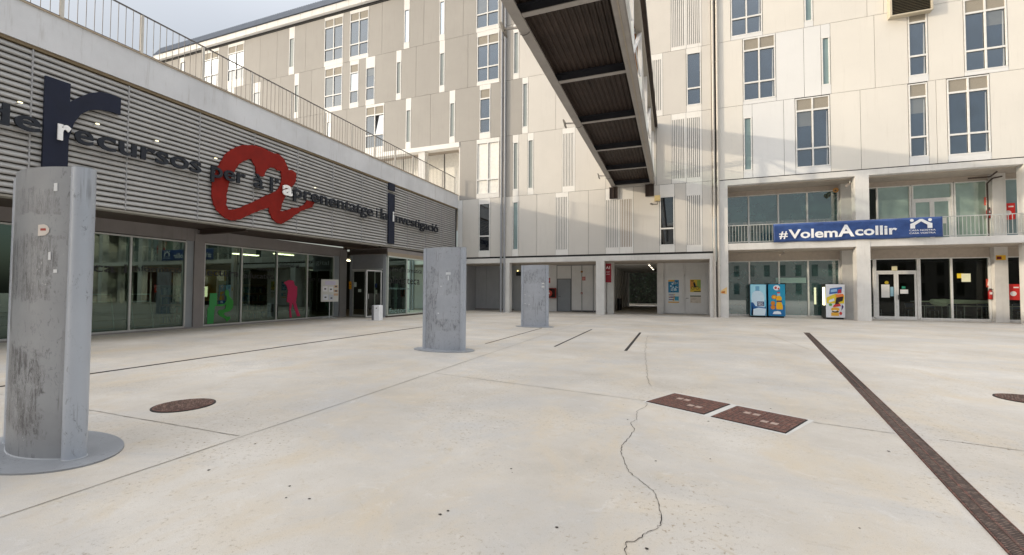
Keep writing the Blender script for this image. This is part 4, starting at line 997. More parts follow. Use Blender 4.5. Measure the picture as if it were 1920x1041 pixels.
def extinguisher(x, y, z, lab):
    t = thing('fire_extinguisher', (x, y, z), lab, 'fire extinguisher', 'fire extinguishers')
    n = 14; prof = [(.0, 0), (.075, .01), (.08, .05), (.08, .38), (.06, .45), (.025, .48), (.025, .5), (0, .5)]
    mb = MB(); vs = [(x+r*cos(2*pi*k/n), y+r*sin(2*pi*k/n), z+h) for r, h in prof for k in range(n)]
    mb.add(vs, [(i*n+k, i*n+(k+1) % n, (i+1)*n+(k+1) % n, (i+1)*n+k) for i in range(len(prof)-1) for k in range(n)], True); mb.build('cylinder', C((165, 20, 18), .3), t)
    MB().box(x-.04, x+.05, y-.02, y+.02, z+.5, z+.55).build('valve', M['black'], t)
    mb = MB(); pts = [(x+.04, y-.04, z+.53), (x+.1, y-.06, z+.48), (x+.11, y-.07, z+.3), (x+.1, y-.07, z+.15)]
    for a, b in zip(pts, pts[1:]): mb.tube(a, b, .01)
    mb.build('hose', M['black'], t)
    MB().box(x-.045, x+.045, y-.086, y-.082, z+.26, z+.38).build('sticker', C((225, 220, 215)), t)
extinguisher(14.86, 28.66, 1.12, 'red extinguisher hanging on the ground-floor pillar by the right edge')
extinguisher(14.88, 28.66, 5.2, 'red extinguisher hanging on the balcony pillar by the right edge')
# roller box on the far wall
t = thing('wall_box', (-10.55, YR-.2, 2.7), 'small black box with a lamp on the rear wall left of the farthest totem', 'box')
MB().box(-10.75, -10.4, YR-.42, YR-.2, 2.55, 2.85).build('case', M['black'], t); MB().disc((-10.62, YR-.425, 2.9), .05, 12, 'y').build('lamp', C((240, 220, 140), .5, 0, 1), t)

# downpipes
for x, l in ((-10.86, 'left one of the pair of tall grey downpipes above the farthest totem'), (-10.62, 'right one of the pair of tall grey downpipes above the farthest totem'), (2.2, 'left one of the pair of tall pale downpipes beside the terraces'), (2.42, 'right one of the pair of tall pale downpipes beside the terraces')):
    t = thing('downpipe', (x, YF-.1, 0), l, 'downpipe', 'downpipes on the rear facade')
    mt = C((150, 152, 156), .4) if x < 0 else C((196, 190, 180), .45)
    MB().tube((x, YF-.09, 0), (x, YF-.09, 23.8), .065, n=14).build('pipe', mt, t)
    for z in (2.9, 6.6, 10.6, 14.6, 18.6, 22.4): MB().tube((x, YF-.09, z), (x, YF-.09, z+.07), .08, n=14).build('collar', mt, t)

# --- right block
storey(TER, 1, 2.35, 24, [(3.72, 4.18, 's', 8.22, 11.23, dict(gm='frostB')), (6.23, 7.82, 'w', 8.14, 11.9, G2), (11.1, 11.88, 'w', 8.2, 11.9, G1), (12.6, 14.2, 'w', 8.14, 11.9, G2), (17.5, 18.3, 'w', 8.2, 11.9, G1), (20, 21.6, 'w', 8.2, 11.9, G2)],
    [5.7, 9.13, 12.2, 16.3], 'panelE', cols={(4.1, 6.3): 'panelG'})
storey(TER, 2, 2.35, 24, [(3.74, 5.36, 'w', 12.17, 15.7, G2), (7.46, 7.88, 's', 12.45, 15.05, dict(gm='frostB')), (11.14, 11.94, 'w', 12.3, 15.7, G1), (13.3, 14.9, 'w', 12.15, 15.7, G2), (18.5, 20.1, 'w', 12.2, 15.7, G2)],
    [6.68, 9.78, 16.6], 'panelE', cols={(5.3, 7.5): 'panelG'})
storey(TER, 3, 2.35, 24, [(3.15, 4.75, 'w', 15.95, 19.4, G2), (6.72, 7.14, 's', 16.06, 19.0, dict(gm='frostB')), (15.0, 16.6, 'w', 16.1, 19.4, G2)], [9.5, 10.2, 12.1], 'panelE')
storey(TER, 4, 2.35, 24, [(5.1, 6.7, 'w', 19.9, 23.2, G2), (12.1, 13.7, 'w', 19.9, 23.2, G2)], [9.5, 16], 'panelE')
mb = MB(); mb.box(2.3, 24, YF+.12, YF+.3, 7.75, 23.7); mb.build('wall', M['joint'], TER)
box('roof_mass', M['panelE'], TER, 2.3, 24, YF+4, YF+14, 7.8, 23.8)
box('end_wall', M['panelE'], TER, 24, 24.2, YF, YF+14, 0, 23.8)
box('roof', M['roof'], TER, 2.2, 24.3, YF-.3, YF+14, 23.8, 24.2)
# balcony floor
box('top_beam', M['concrete'], TER, 2.35, 24, YF-.0, YF+.4, 7.47, 7.76)
box('beam_gap', M['dark'], TER, 2.35, 24, YF+.03, YF+.3, 7.76, 7.81)
box('balcony_ceiling', M['soffit'], TER, 2.35, 24, YF+.4, 29.2, 7.42, 7.6)
box('balcony_slab', M['concrete'], TER, 2.9, 24, YF-.0, 29.2, 3.80, 4.16)
box('ground_ceiling', M['soffit'], TER, 2.9, 24, YF+.25, 28.9, 3.74, 3.80)
for a, b in ((2.35, 2.9), (8.84, 9.42), (15.32, 15.9), (21.8, 22.4)):
    box('pillar', M['concrete'], TER, a, b, YF-.02, YF+.5, 0, 7.47)
YQ = 28.8
for a, b in ((8.66, 9.2), (14.95, 15.45), (21.5, 22.0)):
    box('inner_pillar', M['concrete'], TER, a, b, YQ-.35, YQ+.2, 4.16, 7.42)
    box('inner_pillar', M['concrete'], TER, a, b, YQ-.35, YQ+.2, 0, 3.74)
box('lintel', M['soffit'], TER, 2.9, 24, YQ-.02, YQ+.2, 7.16, 7.42)
box('lintel', M['soffit'], TER, 2.9, 24, YQ-.02, YQ+.2, 3.27, 3.74)
box('sill', M['concrete'], TER, 2.9, 24, YQ-.05, YQ+.2, 0, .07)
def bayY(xs, z0, z1, mats, th=.07, y=YQ):
    mb = MB(); mb.box(xs[0], xs[-1], y-.06, y+.05, z0, z0+.06).box(xs[0], xs[-1], y-.06, y+.05, z1-.05, z1)
    for x in xs: mb.box(x-th/2, x+th/2, y-.09, y+.05, z0+.06, z1-.05)
    f = mb.build('window', M['frame'], TER)
    for a, b, m in zip(xs, xs[1:], mats):
        if m: MB().quad((a+th/2, y, z0+.06), (b-th/2, y, z0+.06), (b-th/2, y, z1-.05), (a+th/2, y, z1-.05)).build('pane', M[m], f)
    return f
bayY([2.92, 4.2, 5.72, 7.15, 8.62], .07, 3.27, ['teal']*4)
bayY([9.24, 10.16], .07, 3.27, ['clear'])
bayY([12.12, 13.42, 14.9], .07, 3.27, ['clear', 'clear'])
bayY([15.5, 17, 18.5, 20, 21.4], .07, 3.27, ['clear']*4)
bayY([2.92, 4.2, 5.72, 7.15, 8.62], 4.16, 7.16, ['teal']*4)
bayY([9.24, 10.38, 11.8], 4.16, 7.16, ['clear', 'pale_green'])
bayY([13.62, 14.9], 4.16, 7.16, ['pale_green'])
bayY([15.5, 17, 18.5, 20, 21.4], 4.16, 7.16, ['frostB']*4)
# doors with transoms
def double_door(x0, x1, z0, zt, z1, gm, gt):
    mb = MB(); mb.box(x0, x1, YQ-.07, YQ+.05, zt, zt+.1).box(x0, x1, YQ-.06, YQ+.05, z1-.05, z1).box(x0, x0+.07, YQ-.09, YQ+.05, z0, z1-.05).box(x1-.07, x1, YQ-.09, YQ+.05, z0, z1-.05)
    f = mb.build('door_frame', M['frame'], TER)
    MB().quad((x0+.07, YQ, zt+.1), (x1-.07, YQ, zt+.1), (x1-.07, YQ, z1-.05), (x0+.07, YQ, z1-.05)).build('pane', M[gt], f)
    mid = (x0+x1)/2; out = []
    for a, b in ((x0+.08, mid-.005), (mid+.005, x1-.08)):
        mb = MB(); th = .09
        mb.box(a, a+th, YQ-.05, YQ, z0, zt).box(b-th, b, YQ-.05, YQ, z0, zt).box(a+th, b-th, YQ-.05, YQ, z0, z0+.11).box(a+th, b-th, YQ-.05, YQ, zt-.09, zt)
        d_ = mb.build('glass_door', M['frame'], TER)
        MB().quad((a+th, YQ-.02, z0+.11), (b-th, YQ-.02, z0+.11), (b-th, YQ-.02, zt-.09), (a+th, YQ-.02, zt-.09)).build('pane', M[gm], d_); out.append(d_)
    MB().bar((mid+.05, YQ-.1, z0+1.0), (mid+.05, YQ-.1, z0+1.25), .025).build('handle', M['black'], out[1])
double_door(10.2, 12.08, .07, 2.52, 3.27, 'clear', 'clear')
double_door(11.86, 13.56, 4.16, 6.3, 7.16, 'pale_green', 'pale_green')
box('door_curtain', M['dark'], TER, 12.0, 12.6, YQ-.016, YQ-.012, 4.3, 5.9)
# rooms behind the clear glass
box('room_floor', C((120, 112, 100), .5), TER, 2.9, 24, YQ+.2, 36, -.03, .03)
box('room_back', C((52, 44, 38), .8), TER, 2.9, 24, 36, 36.1, 0, 3.7)
box('room_ceiling', C((70, 66, 60), .8), TER, 2.9, 24, YQ+.2, 36, 3.5, 3.6)
box('room_side', C((60, 56, 50), .8), TER, 2.9, 3.0, YQ+.2, 36, 0, 3.6)
box('balcony_room_back', C((150, 150, 138), .8), TER, 2.9, 24, YQ+1.2, YQ+1.3, 4.16, 7.3)
# paper / notices right side
NG = 'papers stuck on the ground-floor glass'
paper('notice', 'large white notice on the left leaf of the ground-floor glass doors', 'notice', 10.66, YQ-.055, 1.53, .36, .7, C((228, 226, 222)), group=NG)
paper('notice', 'small blue and white leaflet beside the large notice on the left door leaf', 'notice', 10.94, YQ-.055, 1.5, .14, .5, C((150, 190, 205)), group=NG)
paper('notice', 'white notice on the right leaf of the ground-floor glass doors', 'notice', 11.46, YQ-.055, 1.5, .34, .22, C((228, 228, 226)), group=NG)
paper('notice', 'green square sticker above the white notice on the right door leaf', 'notice', 11.44, YQ-.055, 1.72, .16, .12, C((40, 140, 110)), group=NG)
paper('notice', 'cream paper above the ground-floor glass doors', 'notice', 11.05, YQ-.1, 2.74, .24, .23, C((235, 225, 180)), group=NG)
paper('notice', 'yellow notice on the pane beside the extinguisher pillar', 'notice', 13.76, YQ-.07, 2.32, .26, .24, C((240, 205, 40)), group=NG)
paper('notice', 'pale sheet overlapping the yellow notice', 'notice', 13.98, YQ-.075, 2.22, .36, .42, C((240, 238, 205)), group=NG)
paper('notice', 'white sheet on the pane right of the ground-floor hose cabinet', 'notice', 16.3, YQ-.07, 1.75, .22, .22, C((225, 228, 228)), group=NG)
paper('notice', 'white paper sheet on the balcony glass door', 'notice', 13.1, YQ-.055, 5.2, .34, .3, C((225, 222, 210)), group='papers on the balcony glass')
paper('notice', 'white paper sheet low on the balcony pane at the right edge', 'notice', 16.3, YQ-.07, 4.6, .34, .5, C((225, 225, 222)), group='papers on the balcony glass')
o = MB().disc((10.72, YQ-.056, 1.98), .09, 18, 'y').build('round_sticker', C((190, 165, 40))); tag(o, 'round yellow sticker at the top of the left ground-floor door leaf', 'sticker')
paper('vinyl_strip', 'long pale strip across the teal panes between the vending machines', 'strip', 6.3, YQ-.035, 2.12, 1.5, .3, C((150, 180, 170)))
t = thing('warning_sign', (15.25, YQ-.37, 3.05), 'small yellow and dark hanging sign on the right inner pillar', 'sign')
MB().box(15.0, 15.36, YQ-.375, YQ-.36, 3.08, 3.32).build('plate', C((225, 175, 40)), t); MB().box(15.02, 15.2, YQ-.378, YQ-.3755, 3.12, 3.26).build('symbol', C((110, 25, 20)), t)
t = thing('pillar_sticker', (2.62, YF-.025, 1.5), 'torn orange and white sticker on the pale pillar left of the vending machines', 'sticker')
MB().add([(2.47, YF-.024, 1.36), (2.8, YF-.024, 1.32), (2.82, YF-.024, 1.72), (2.66, YF-.024, 1.62), (2.5, YF-.024, 1.5)], [(0, 1, 2, 3, 4)]).build('paper', C((225, 190, 130)), t)
MB().add([(2.52, YF-.026, 1.38), (2.7, YF-.026, 1.36), (2.72, YF-.026, 1.5), (2.55, YF-.026, 1.46)], [(0, 1, 2, 3)]).build('print', C((190, 110, 40)), t)
# furniture indoors
def cafe_table(x, y, lab, cloth=False):
    t = thing('table', (x, y, .03), lab, 'table', 'tables inside the ground floor')
    MB().box(x-.6, x+.6, y-.4, y+.4, .73, .76).build('tabletop', C((190, 185, 170), .5), t)
    for sx in (-.52, .52):
        for sy in (-.34, .34): MB().tube((x+sx, y+sy, .03), (x+sx, y+sy, .73), .018).build('leg', M['alu'], t)
for i, (x, y, l) in enumerate(((13.2, 30.0, 'pale table indoors under the folded parasol'), (14.9, 30.1, 'pale table indoors under the end of the folded parasol'), (10.6, 31.4, 'pale table indoors behind the left leaf of the ground-floor doors'), (16.9, 30.4, 'pale table indoors behind the panes at the right edge'))): cafe_table(x, y, l)
for i, (x, y) in enumerate(((12.6, 30.9), (13.6, 31.0), (14.6, 31.1), (11.2, 31.5), (15.9, 31.2), (17.3, 31.1))):
    t = thing('cafe_chair', (x, y, .03), ['chrome-legged chair indoors behind the left end of the folded parasol', 'chrome-legged chair indoors behind the middle of the folded parasol', 'chrome-legged chair indoors behind the right end of the folded parasol', 'chrome-legged chair indoors behind the right ground-floor door leaf', 'chrome-legged chair indoors behind the red hose cabinet', 'chrome-legged chair indoors at the far right edge'][i], 'chair', 'chairs inside the ground floor')
    MB().box(x-.2, x+.2, y-.2, y+.2, .45, .48).build('seat', C((40, 50, 80), .5), t); MB().box(x-.2, x+.2, y+.18, y+.2, .6, .85).build('backrest', C((40, 50, 80), .5), t)
    for sx in (-.19, .19):
        for sy in (-.19, .19): MB().tube((x+sx, y+sy, .03), (x+sx, y+sy, .85 if sy > 0 else .45), .012).build('leg', C((200, 200, 200), .3, .5), t)
t = thing('folded_parasol', (13.8, 29.7, .8), 'cream folded parasol lying across the tables behind the glass', 'parasol')
mb = MB(); prof = [(12.45, .02), (12.9, .03), (13.0, .12), (13.3, .17), (13.55, .19), (13.7, .12), (14.1, .1), (14.8, .09), (15.3, .06)]
n = 14; vs = []
for j, (x, r) in enumerate(prof):
    for k in range(n): rr_ = r*(1+.25*(k % 2)); vs.append((x, 29.7+rr_*cos(2*pi*k/n), .98+rr_*.9*sin(2*pi*k/n)-(.06 if 2 < j < 5 else 0)))
mb.add(vs, [(j*n+k, j*n+(k+1) % n, (j+1)*n+(k+1) % n, (j+1)*n+k) for j in range(len(prof)-1) for k in range(n)]); mb.build('cloth', C((215, 215, 190), .8), t)
MB().tube((12.1, 29.7, .98), (12.5, 29.7, .98), .02).build('pole', M['alu'], t)

# balcony railing, per bay
for a, b, l in ((2.92, 8.82, 'left run of white balcony bars, partly behind the blue banner'), (9.44, 15.3, 'right run of balcony bars right of the middle pillar'), (15.92, 21.8, 'last run of balcony bars at the right edge')):
    t = thing('balcony_railing', ((a+b)/2, YF+.1, 4.16), l, 'railing', 'balcony railings')
    mb = MB().bar((a, YF+.1, 5.17), (b, YF+.1, 5.17), .04).bar((a, YF+.1, 4.24), (b, YF+.1, 4.24), .03); mb.build('rails', M['rail_w'], t)
    mb = MB(); x = a+.08
    while x < b: mb.box(x-.009, x+.009, YF+.09, YF+.11, 4.25, 5.15); x += .15
    mb.build('bars', M['rail_w'], t)
# banner
BN = thing('banner', (8.7, YF-.08, 4.15), 'long blue cloth banner with white slogan tied along the balcony', 'banner')
def wob(x, z): return YF-.07-.02*sin(x*3.1+z)-.012*sin(x*7.3+1+z*3)
mb = MB(); nx, nz = 90, 8; x0, x1 = 5.12, 12.3
vs = []
for i in range(nx+1):
    for j in range(nz+1):
        x = x0+(x1-x0)*i/nx; z = 4.14+1.0*j/nz+.03*(i/nx)+.012*sin(x*2.3)*(1-j/nz); vs.append((x, wob(x, z), z))
fs = [(i*(nz+1)+j, (i+1)*(nz+1)+j, (i+1)*(nz+1)+j+1, i*(nz+1)+j+1) for i in range(nx) for j in range(nz)]
mb.add(vs, fs, True); ban = mb.build('cloth', M['banner'], BN)
md = ban.modifiers.new('s', 'SOLIDIFY'); md.thickness = .004
def bt(s_, a, b, z, xh, bold): return text('lettering', s_, M['letter_white'], BN, a, b, z, xh, 'Y', YF-.098, .002, 0.016, bold)
bt('#', 5.38, 5.78, 4.36, .31, .03); bt('Volem', 5.82, 8.02, 4.34, .36, .05); bt('A', 8.03, 8.74, 4.35, .46, .05); bt('collir', 8.76, 10.5, 4.38, .35, .05)
# house with two people emblem
def em(u, v): return (11.02+.86*u, 4.62+.52*v)
shape('emblem', M['letter_white'], BN, [[em(*p) for p in ((.0, 0), (.22, 0), (.22, .32), (.5, .66), (.78, .32), (.78, 0), (1, 0), (1, .45), (.86, .55), (.56, .88), (.44, .88), (.14, .55), (.0, .45))]], 'Y', YF-.098, .002, .016)
mb = MB()
for u in (.08, .90): c_ = em(u, .78); mb.disc((c_[0], YF-.116, c_[1]), .075, 16, 'y')
mb.build('emblem', M['letter_white'], BN)
bt('CASA NOSTRA', 10.98, 12.0, 4.49, .062, .02); bt('CASA VOSTRA', 10.98, 12.0, 4.35, .062, .02)
mb = MB()
for x in (5.1, 12.33):
    for z in (4.2, 5.12): mb.bar((x, YF-.07, z), (x, YF+.1, z+.02), .012)
mb.build('ties', M['black'], BN)

# vending machines
def vending(x0, x1, y0, y1, lab, body, face, blobs, extra=None, side_lit=False):
    t = thing('vending_machine', ((x0+x1)/2, (y0+y1)/2, 0), lab, 'vending machine', 'vending machines by the glass front')
    MB().box(x0, x1, y0+.03, y1, .08, 1.9).build('cabinet', C(body, .4), t, .01)
    MB().box(x0+.05, x1-.05, y0+.08, y1-.05, 0, .08).build('base', M['black'], t)
    MB().box(x0+.005, x1-.005, y0, y0+.028, .1, 1.88).build('front_panel', C(face, .3), t, .006)
    W, Hh = x1-x0-.06, 1.74; lv = .004
    for c, shp in blobs:
        mb = MB()
        for s_ in shp:
            P2 = lambda a, b: (x0+.03+W*a, y0-lv, .12+Hh*b)
            if s_[0] == 'r': mb.quad(P2(s_[1], s_[2]), P2(s_[3], s_[2]), P2(s_[3], s_[4]), P2(s_[1], s_[4]))
            elif s_[0] == 'o': c_ = P2(s_[1], s_[2]); mb.disc(c_, W*s_[3], 16, 'y', Hh*s_[4])
            else: mb.add([P2(a, b) for a, b in s_[1]], [tuple(range(len(s_[1])))])
        mb.build('artwork', C(c, .4), t); lv += .0012
    if side_lit:
        MB().box(x0-.006, x0, y0+.12, y0+.5, .75, 1.72).build('lit_side_strip', C((245, 240, 190), .5, 0, 1.2), t)  # lit strip on the cabinet side, put in as emission
    if extra: extra(t)
    return t
def ex1(t):
    text('lettering', 'FONT', M['letter_white'], t, 4.50, 4.76, .78, .055, 'Y', 28.0, .002, .012, .05); text('lettering', 'VELLA', M['letter_white'], t, 4.50, 4.78, .68, .055, 'Y', 28.0, .002, .012, .05)
vending(4.12, 4.93, 28.0, 28.66, 'pale blue vending machine with a big water bottle picture, leftmost', (25, 45, 60), (120, 200, 228),
    [((165, 222, 240), [('r', 0, .5, 1, 1)]), ((110, 170, 205), [('r', .32, .86, .58, .95), ('p', [(.34, .86), (.56, .86), (.62, .78), (.28, .78)])]), ((205, 228, 242), [('p', [(.08, .0), (.9, .0), (.9, .6), (.82, .72), (.62, .8), (.28, .8), (.1, .72), (.04, .6)])]),
     ((30, 95, 160), [('r', 0, 0, .15, .42), ('p', [(.15, .42), (.3, .3), (.9, .26), (1, .3), (1, 0), (.0, 0)])]), ((215, 232, 242), [('p', [(.14, 0), (.95, 0), (1, .22), (.5, .25), (.16, .2)])]), ((30, 50, 105), [('r', .42, .3, .88, .45)])], ex1)
vending(5.03, 5.86, 28.02, 28.68, 'blue vending machine with an orange juice bottle picture, second from left', (12, 30, 75), (30, 150, 190),
    [((20, 110, 170), [('r', 0, 0, 1, .35)]), ((235, 235, 240), [('o', .5, .9, .22, .085)]), ((190, 60, 60), [('o', .44, .9, .08, .04), ('o', .62, .87, .06, .03)]), ((215, 70, 60), [('r', .52, .72, .70, .76)]),
     ((150, 205, 225), [('r', .53, .62, .72, .72)]), ((240, 180, 20), [('p', [(.48, .2), (.86, .2), (.88, .3), (.78, .45), (.82, .58), (.72, .64), (.53, .64), (.45, .58), (.5, .45), (.45, .3)])]), ((215, 130, 30), [('o', .33, .6, .17, .07), ('o', .25, .4, .14, .07), ('o', .25, .27, .15, .07)]),
     ((235, 190, 60), [('o', .33, .6, .10, .04)]), ((60, 60, 110), [('r', .5, .44, .82, .49)]), ((230, 235, 240), [('p', [(.22, .05), (.78, .05), (.72, .13), (.55, .15), (.3, .13)])])])
vending(7.68, 8.54, 27.72, 28.5, 'white vending machine with a colourful snack collage, rightmost', (40, 42, 40), (222, 224, 230),
    [((40, 95, 165), [('p', [(.15, .7), (.85, .75), (.88, .93), (.2, .88)])]), ((150, 190, 225), [('p', [(.24, .76), (.6, .79), (.6, .87), (.25, .84)])]), ((175, 40, 60), [('p', [(.62, .72), (.85, .74), (.83, .86), (.66, .84)])]),
     ((225, 200, 50), [('p', [(.02, .42), (.98, .42), (1, .68), (.5, .72), (0, .6)])]), ((235, 130, 60), [('p', [(.5, .62), (.95, .6), (.95, .72), (.55, .7)])]), ((45, 28, 22), [('p', [(.48, .42), (.9, .5), (.95, .64), (.55, .6)]), ('p', [(.45, .34), (.7, .34), (.7, .45), (.5, .45)])]),
     ((215, 225, 240), [('p', [(.12, .45), (.45, .5), (.42, .58), (.15, .52)])]), ((200, 60, 60), [('p', [(.35, .3), (.8, .34), (.75, .42), (.4, .38)]), ('o', .78, .12, .08, .05)]), ((90, 160, 70), [('o', .22, .38, .1, .04)]), ((225, 170, 60), [('o', .48, .24, .24, .06), ('r', .25, .04, .68, .14)]),
     ((70, 45, 110), [('p', [(.82, .2), (.95, .32), (.85, .4)])]), ((50, 40, 35), [('o', .48, .17, .2, .03)]), ((235, 235, 230), [('o', .46, .2, .12, .02)])], None, True)

# CCTV cameras, speaker, floodlights
def cctv(x, y, z, lab, d=(-.25, -.25, -.12)):
    t = thing('security_camera', (x, y, z), lab, 'camera', 'small security cameras')
    MB().tube((x, y, z), (x, y, z-.12), .02).build('bracket', M['rail_w'], t)
    MB().bar((x, y, z-.14), (x+d[0], y+d[1], z-.14+d[2]), .08).build('housing', C((150, 140, 130), .4), t)
cctv(5.75, 27.6, 3.75, 'small security camera under the balcony slab above the left vending machines')
cctv(8.72, 27.3, 7.3, 'small security camera on the left side of the tall middle pillar', (-.2, -.1, -.15))
t = thing('loudspeaker', (8.75, 28.4, 7.2), 'round brass-coloured loudspeaker under the balcony ceiling beside the pillar', 'loudspeaker')
MB().tube((8.4, 28.35, 7.15), (8.3, 28.0, 7.0), .06, .14).build('horn', C((150, 110, 60), .4), t); MB().disc((8.297, 27.99, 6.995), .05, 12, 'y').build('driver', M['black'], t)
t = thing('beam_pipe', (14.9, YQ-.4, 7), 'dark bent pipes climbing round the head of the right inner pillar', 'pipe')
mb = MB()
for pts in ([(13.9, 28.2, 7.2), (14.6, 27.9, 7.15), (14.75, 27.7, 7.35)], [(14.78, YQ-.3, 4.2), (14.78, YQ-.3, 6.95), (14.9, YQ-.5, 7.15), (15.2, YQ-.6, 7.2)]):
    for a, b in zip(pts, pts[1:]): mb.tube(a, b, .035)
mb.build('tubes', M['brown_steel'], t)
t = thing('vent_cowl', (11.2, YF-.15, 15.4), 'brown louvred box fixed high on the ivory facade at the top right', 'vent')
mb = MB().box(10.34, 10.42, YF-.32, YF-.005, 15.42, 17.6).box(11.96, 12.04, YF-.32, YF-.005, 15.42, 17.6).box(10.34, 12.04, YF-.32, YF-.005, 15.36, 15.42).box(10.34, 12.04, YF-.32, YF-.005, 17.6, 17.68); mb.build('frame', C((190, 180, 160), .5), t)
mb = MB()
for k in range(27): z = 15.44+k*.08; mb.add([(10.42, YF-.3, z), (11.96, YF-.3, z), (11.96, YF-.22, z+.06), (10.42, YF-.22, z+.06)], [(0, 1, 2, 3)])
mb.build('slats', C((120, 110, 88), .7), t)
MB().box(10.42, 11.96, YF-.2, YF-.19, 15.42, 17.6).build('core', M['dark'], t)

# ------------------------------------------------------------------ bridge
BR = thing('footbridge', (-2.3, 12, 7.8), 'covered steel footbridge with a dark ribbed underside crossing overhead', 'footbridge')
XA, XB, ZB = -3.54, -1.0, 7.88; YN, YE = -20.0, 26.98
def girder(x, s):
    mb = MB().box(x-.13, x+.13, YN, YE, ZB, ZB+.022).box(x-.008, x+.008, YN, YE, ZB+.022, ZB+.42).box(x-.11, x+.11, YN, YE, ZB+.42, ZB+.445)
    return mb.build('girder', M['bridge'], BR)
girder(XA+.13, 1); girder(XB-.13, -1)
box('cable_duct', C((160, 150, 135), .5), BR, XB-.14, XB-.105, YN, YE, ZB-.03, ZB-.002)
nb = [26.8-3.48*k for k in range(14)]
for y in nb:
    MB().box(XA+.2, XB-.2, y-.08, y+.08, ZB+.03, ZB+.048).build('crossbeam_flange', M['bridge'], BR)
    MB().box(XA+.12, XB-.12, y-.008, y+.008, ZB+.05, ZB+.27).box(XA+.12, XB-.12, y-.08, y+.08, ZB+.27, ZB+.285).build('crossbeam', M['bridge_dark'], BR)
mb = MB(); x = XA+.12; step = .165
while x < XB-.13:
    pr = [(x, 0), (x+.06, 0), (x+.085, .045), (x+.14, .045), (x+step, 0)]
    for (a, za), (b, zb_) in zip(pr, pr[1:]): mb.quad((a, YN, ZB+.30+za), (b, YN, ZB+.30+zb_), (b, YE, ZB+.30+zb_), (a, YE, ZB+.30+za))
    x += step
mb.build('deck_sheet', M['deck'], BR)
box('deck', M['brown_steel'], BR, XA+.12, XB-.12, YN, YE, ZB+.36, ZB+.43)
for x, s in ((XA+.11, -1), (XB-.11, 1)):
    box('top_chord', C((176, 170, 160), .5), BR, x-.14, x+.12, YN, YE, 11.0, 11.28)
    mb = MB(); prev = None
    for i, y in enumerate(nb):
        MB().box(x-.07, x+.07, y-.07, y+.07, ZB+.445, 11.0).build('post', M['bridge_white'], BR)
        if i: 
            a, b = (prev, y) if i % 2 else (y, prev)
            MB().bar((x, a, ZB+.5), (x, b, 10.98), .10, .10).build('diagonal', M['bridge_white'], BR)
        prev = y
    mb = MB().bar((x+s*.0, YN, ZB+1.5), (x, YE, ZB+1.5), .045).bar((x, YN, ZB+1.0), (x, YE, ZB+1.0), .02); mb.build('handrail', M['bridge_white'], BR)
    MB().quad((x-s*.1, YN, ZB+.5), (x-s*.1, YE, ZB+.5), (x-s*.1, YE, ZB+1.42), (x-s*.1, YN, ZB+1.42)).build('glass_guard', M['guard'] if 'guard' in M else M.setdefault('guard', glass('guard_glass', (.8, .88, .86), .12, 1.5)), BR)
box('roof_soffit', M['wood'], BR, XA+.26, XB-.26, YN, YE, 11.2, 11.3)
box('roof', M['brown_steel'], BR, XA-.15, XB+.14, YN, YE, 11.3, 11.5)
for y in nb: box('ceiling_beam', M['bridge_white'], BR, XA+.2, XB-.2, y-.05, y+.05, 11.06, 11.2)
box('roof_edge', C((52, 42, 34), .6), BR, XB+.14, XB+.17, YN, YE, 11.24, 11.52)
# portal under the bridge end
for a, b in ((XA-.12, XA+.36), (XB-.55, XB-.05)):
    mb = MB().box(a, a+.03, YF-.14, YF-.01, 7.15, 7.87).box(b-.03, b, YF-.14, YF-.01, 7.15, 7.87).box((a+b)/2-.015, (a+b)/2+.015, YF-.16, YF-.01, 7.15, 7.87); mb.build('bearing', M['brown_steel'], BR)
    box('bearing_back', M['brown_steel'], BR, a+.03, b-.03, YF-.05, YF-.01, 7.15, 7.87)
def flood(y, lab):
    x = XA-.0; t = thing('floodlight', (x, y, 8.0), lab, 'floodlight', 'floodlights along the left girder of the footbridge')
    MB().bar((XA+.02, y, ZB+.1), (XA-.42, y, ZB+.14), .035, .05).build('arm', M['bridge'], t)
    MB().add([(XA-.42, y-.14, ZB+.26), (XA-.42, y+.14, ZB+.26), (XA-.36, y+.14, ZB+.0), (XA-.36, y-.14, ZB+.0), (XA-.47, y-.14, ZB+.25), (XA-.47, y+.14, ZB+.25), (XA-.40, y+.14, ZB-.02), (XA-.40, y-.14, ZB-.02)],
             [(0, 1, 2, 3), (7, 6, 5, 4), (0, 4, 5, 1), (1, 5, 6, 2), (2, 6, 7, 3), (3, 7, 4, 0)]).build('head', C((110, 106, 100), .5), t)
    mb = MB(); 
    for k in range(8): a, b = pi*k/8, pi*(k+1)/8; mb.tube((XA+.11-.12*cos(a), y+.1, ZB-.0-.06*sin(a)), (XA+.11-.12*cos(b), y+.1, ZB-.06*sin(b)), .008, n=6)
    mb.build('cable', M['black'], t)
flood(9.9, 'nearest floodlight on the left girder of the footbridge'); flood(16.4, 'middle floodlight on the left girder of the footbridge'); flood(24.6, 'farthest floodlight on the left girder of the footbridge')
t = thing('wall_lamp', (-.9, YF-.05, 6.8), 'beige box and bracket lamp on the wall below the footbridge end', 'lamp')
MB().box(-1.02, -.7, YF-.22, YF-.01, 6.82, 7.14).build('box', C((190, 170, 120), .5), t)
mb = MB().tube((-.9, YF-.15, 6.82), (-.85, YF-.2, 6.6), .03).tube((-.85, YF-.2, 6.6), (-1.15, YF-.25, 6.62), .03).bar((-1.25, YF-.3, 6.66), (-1.1, YF-.22, 6.6), .12, .07); mb.build('bracket', C((110, 105, 95), .4), t)

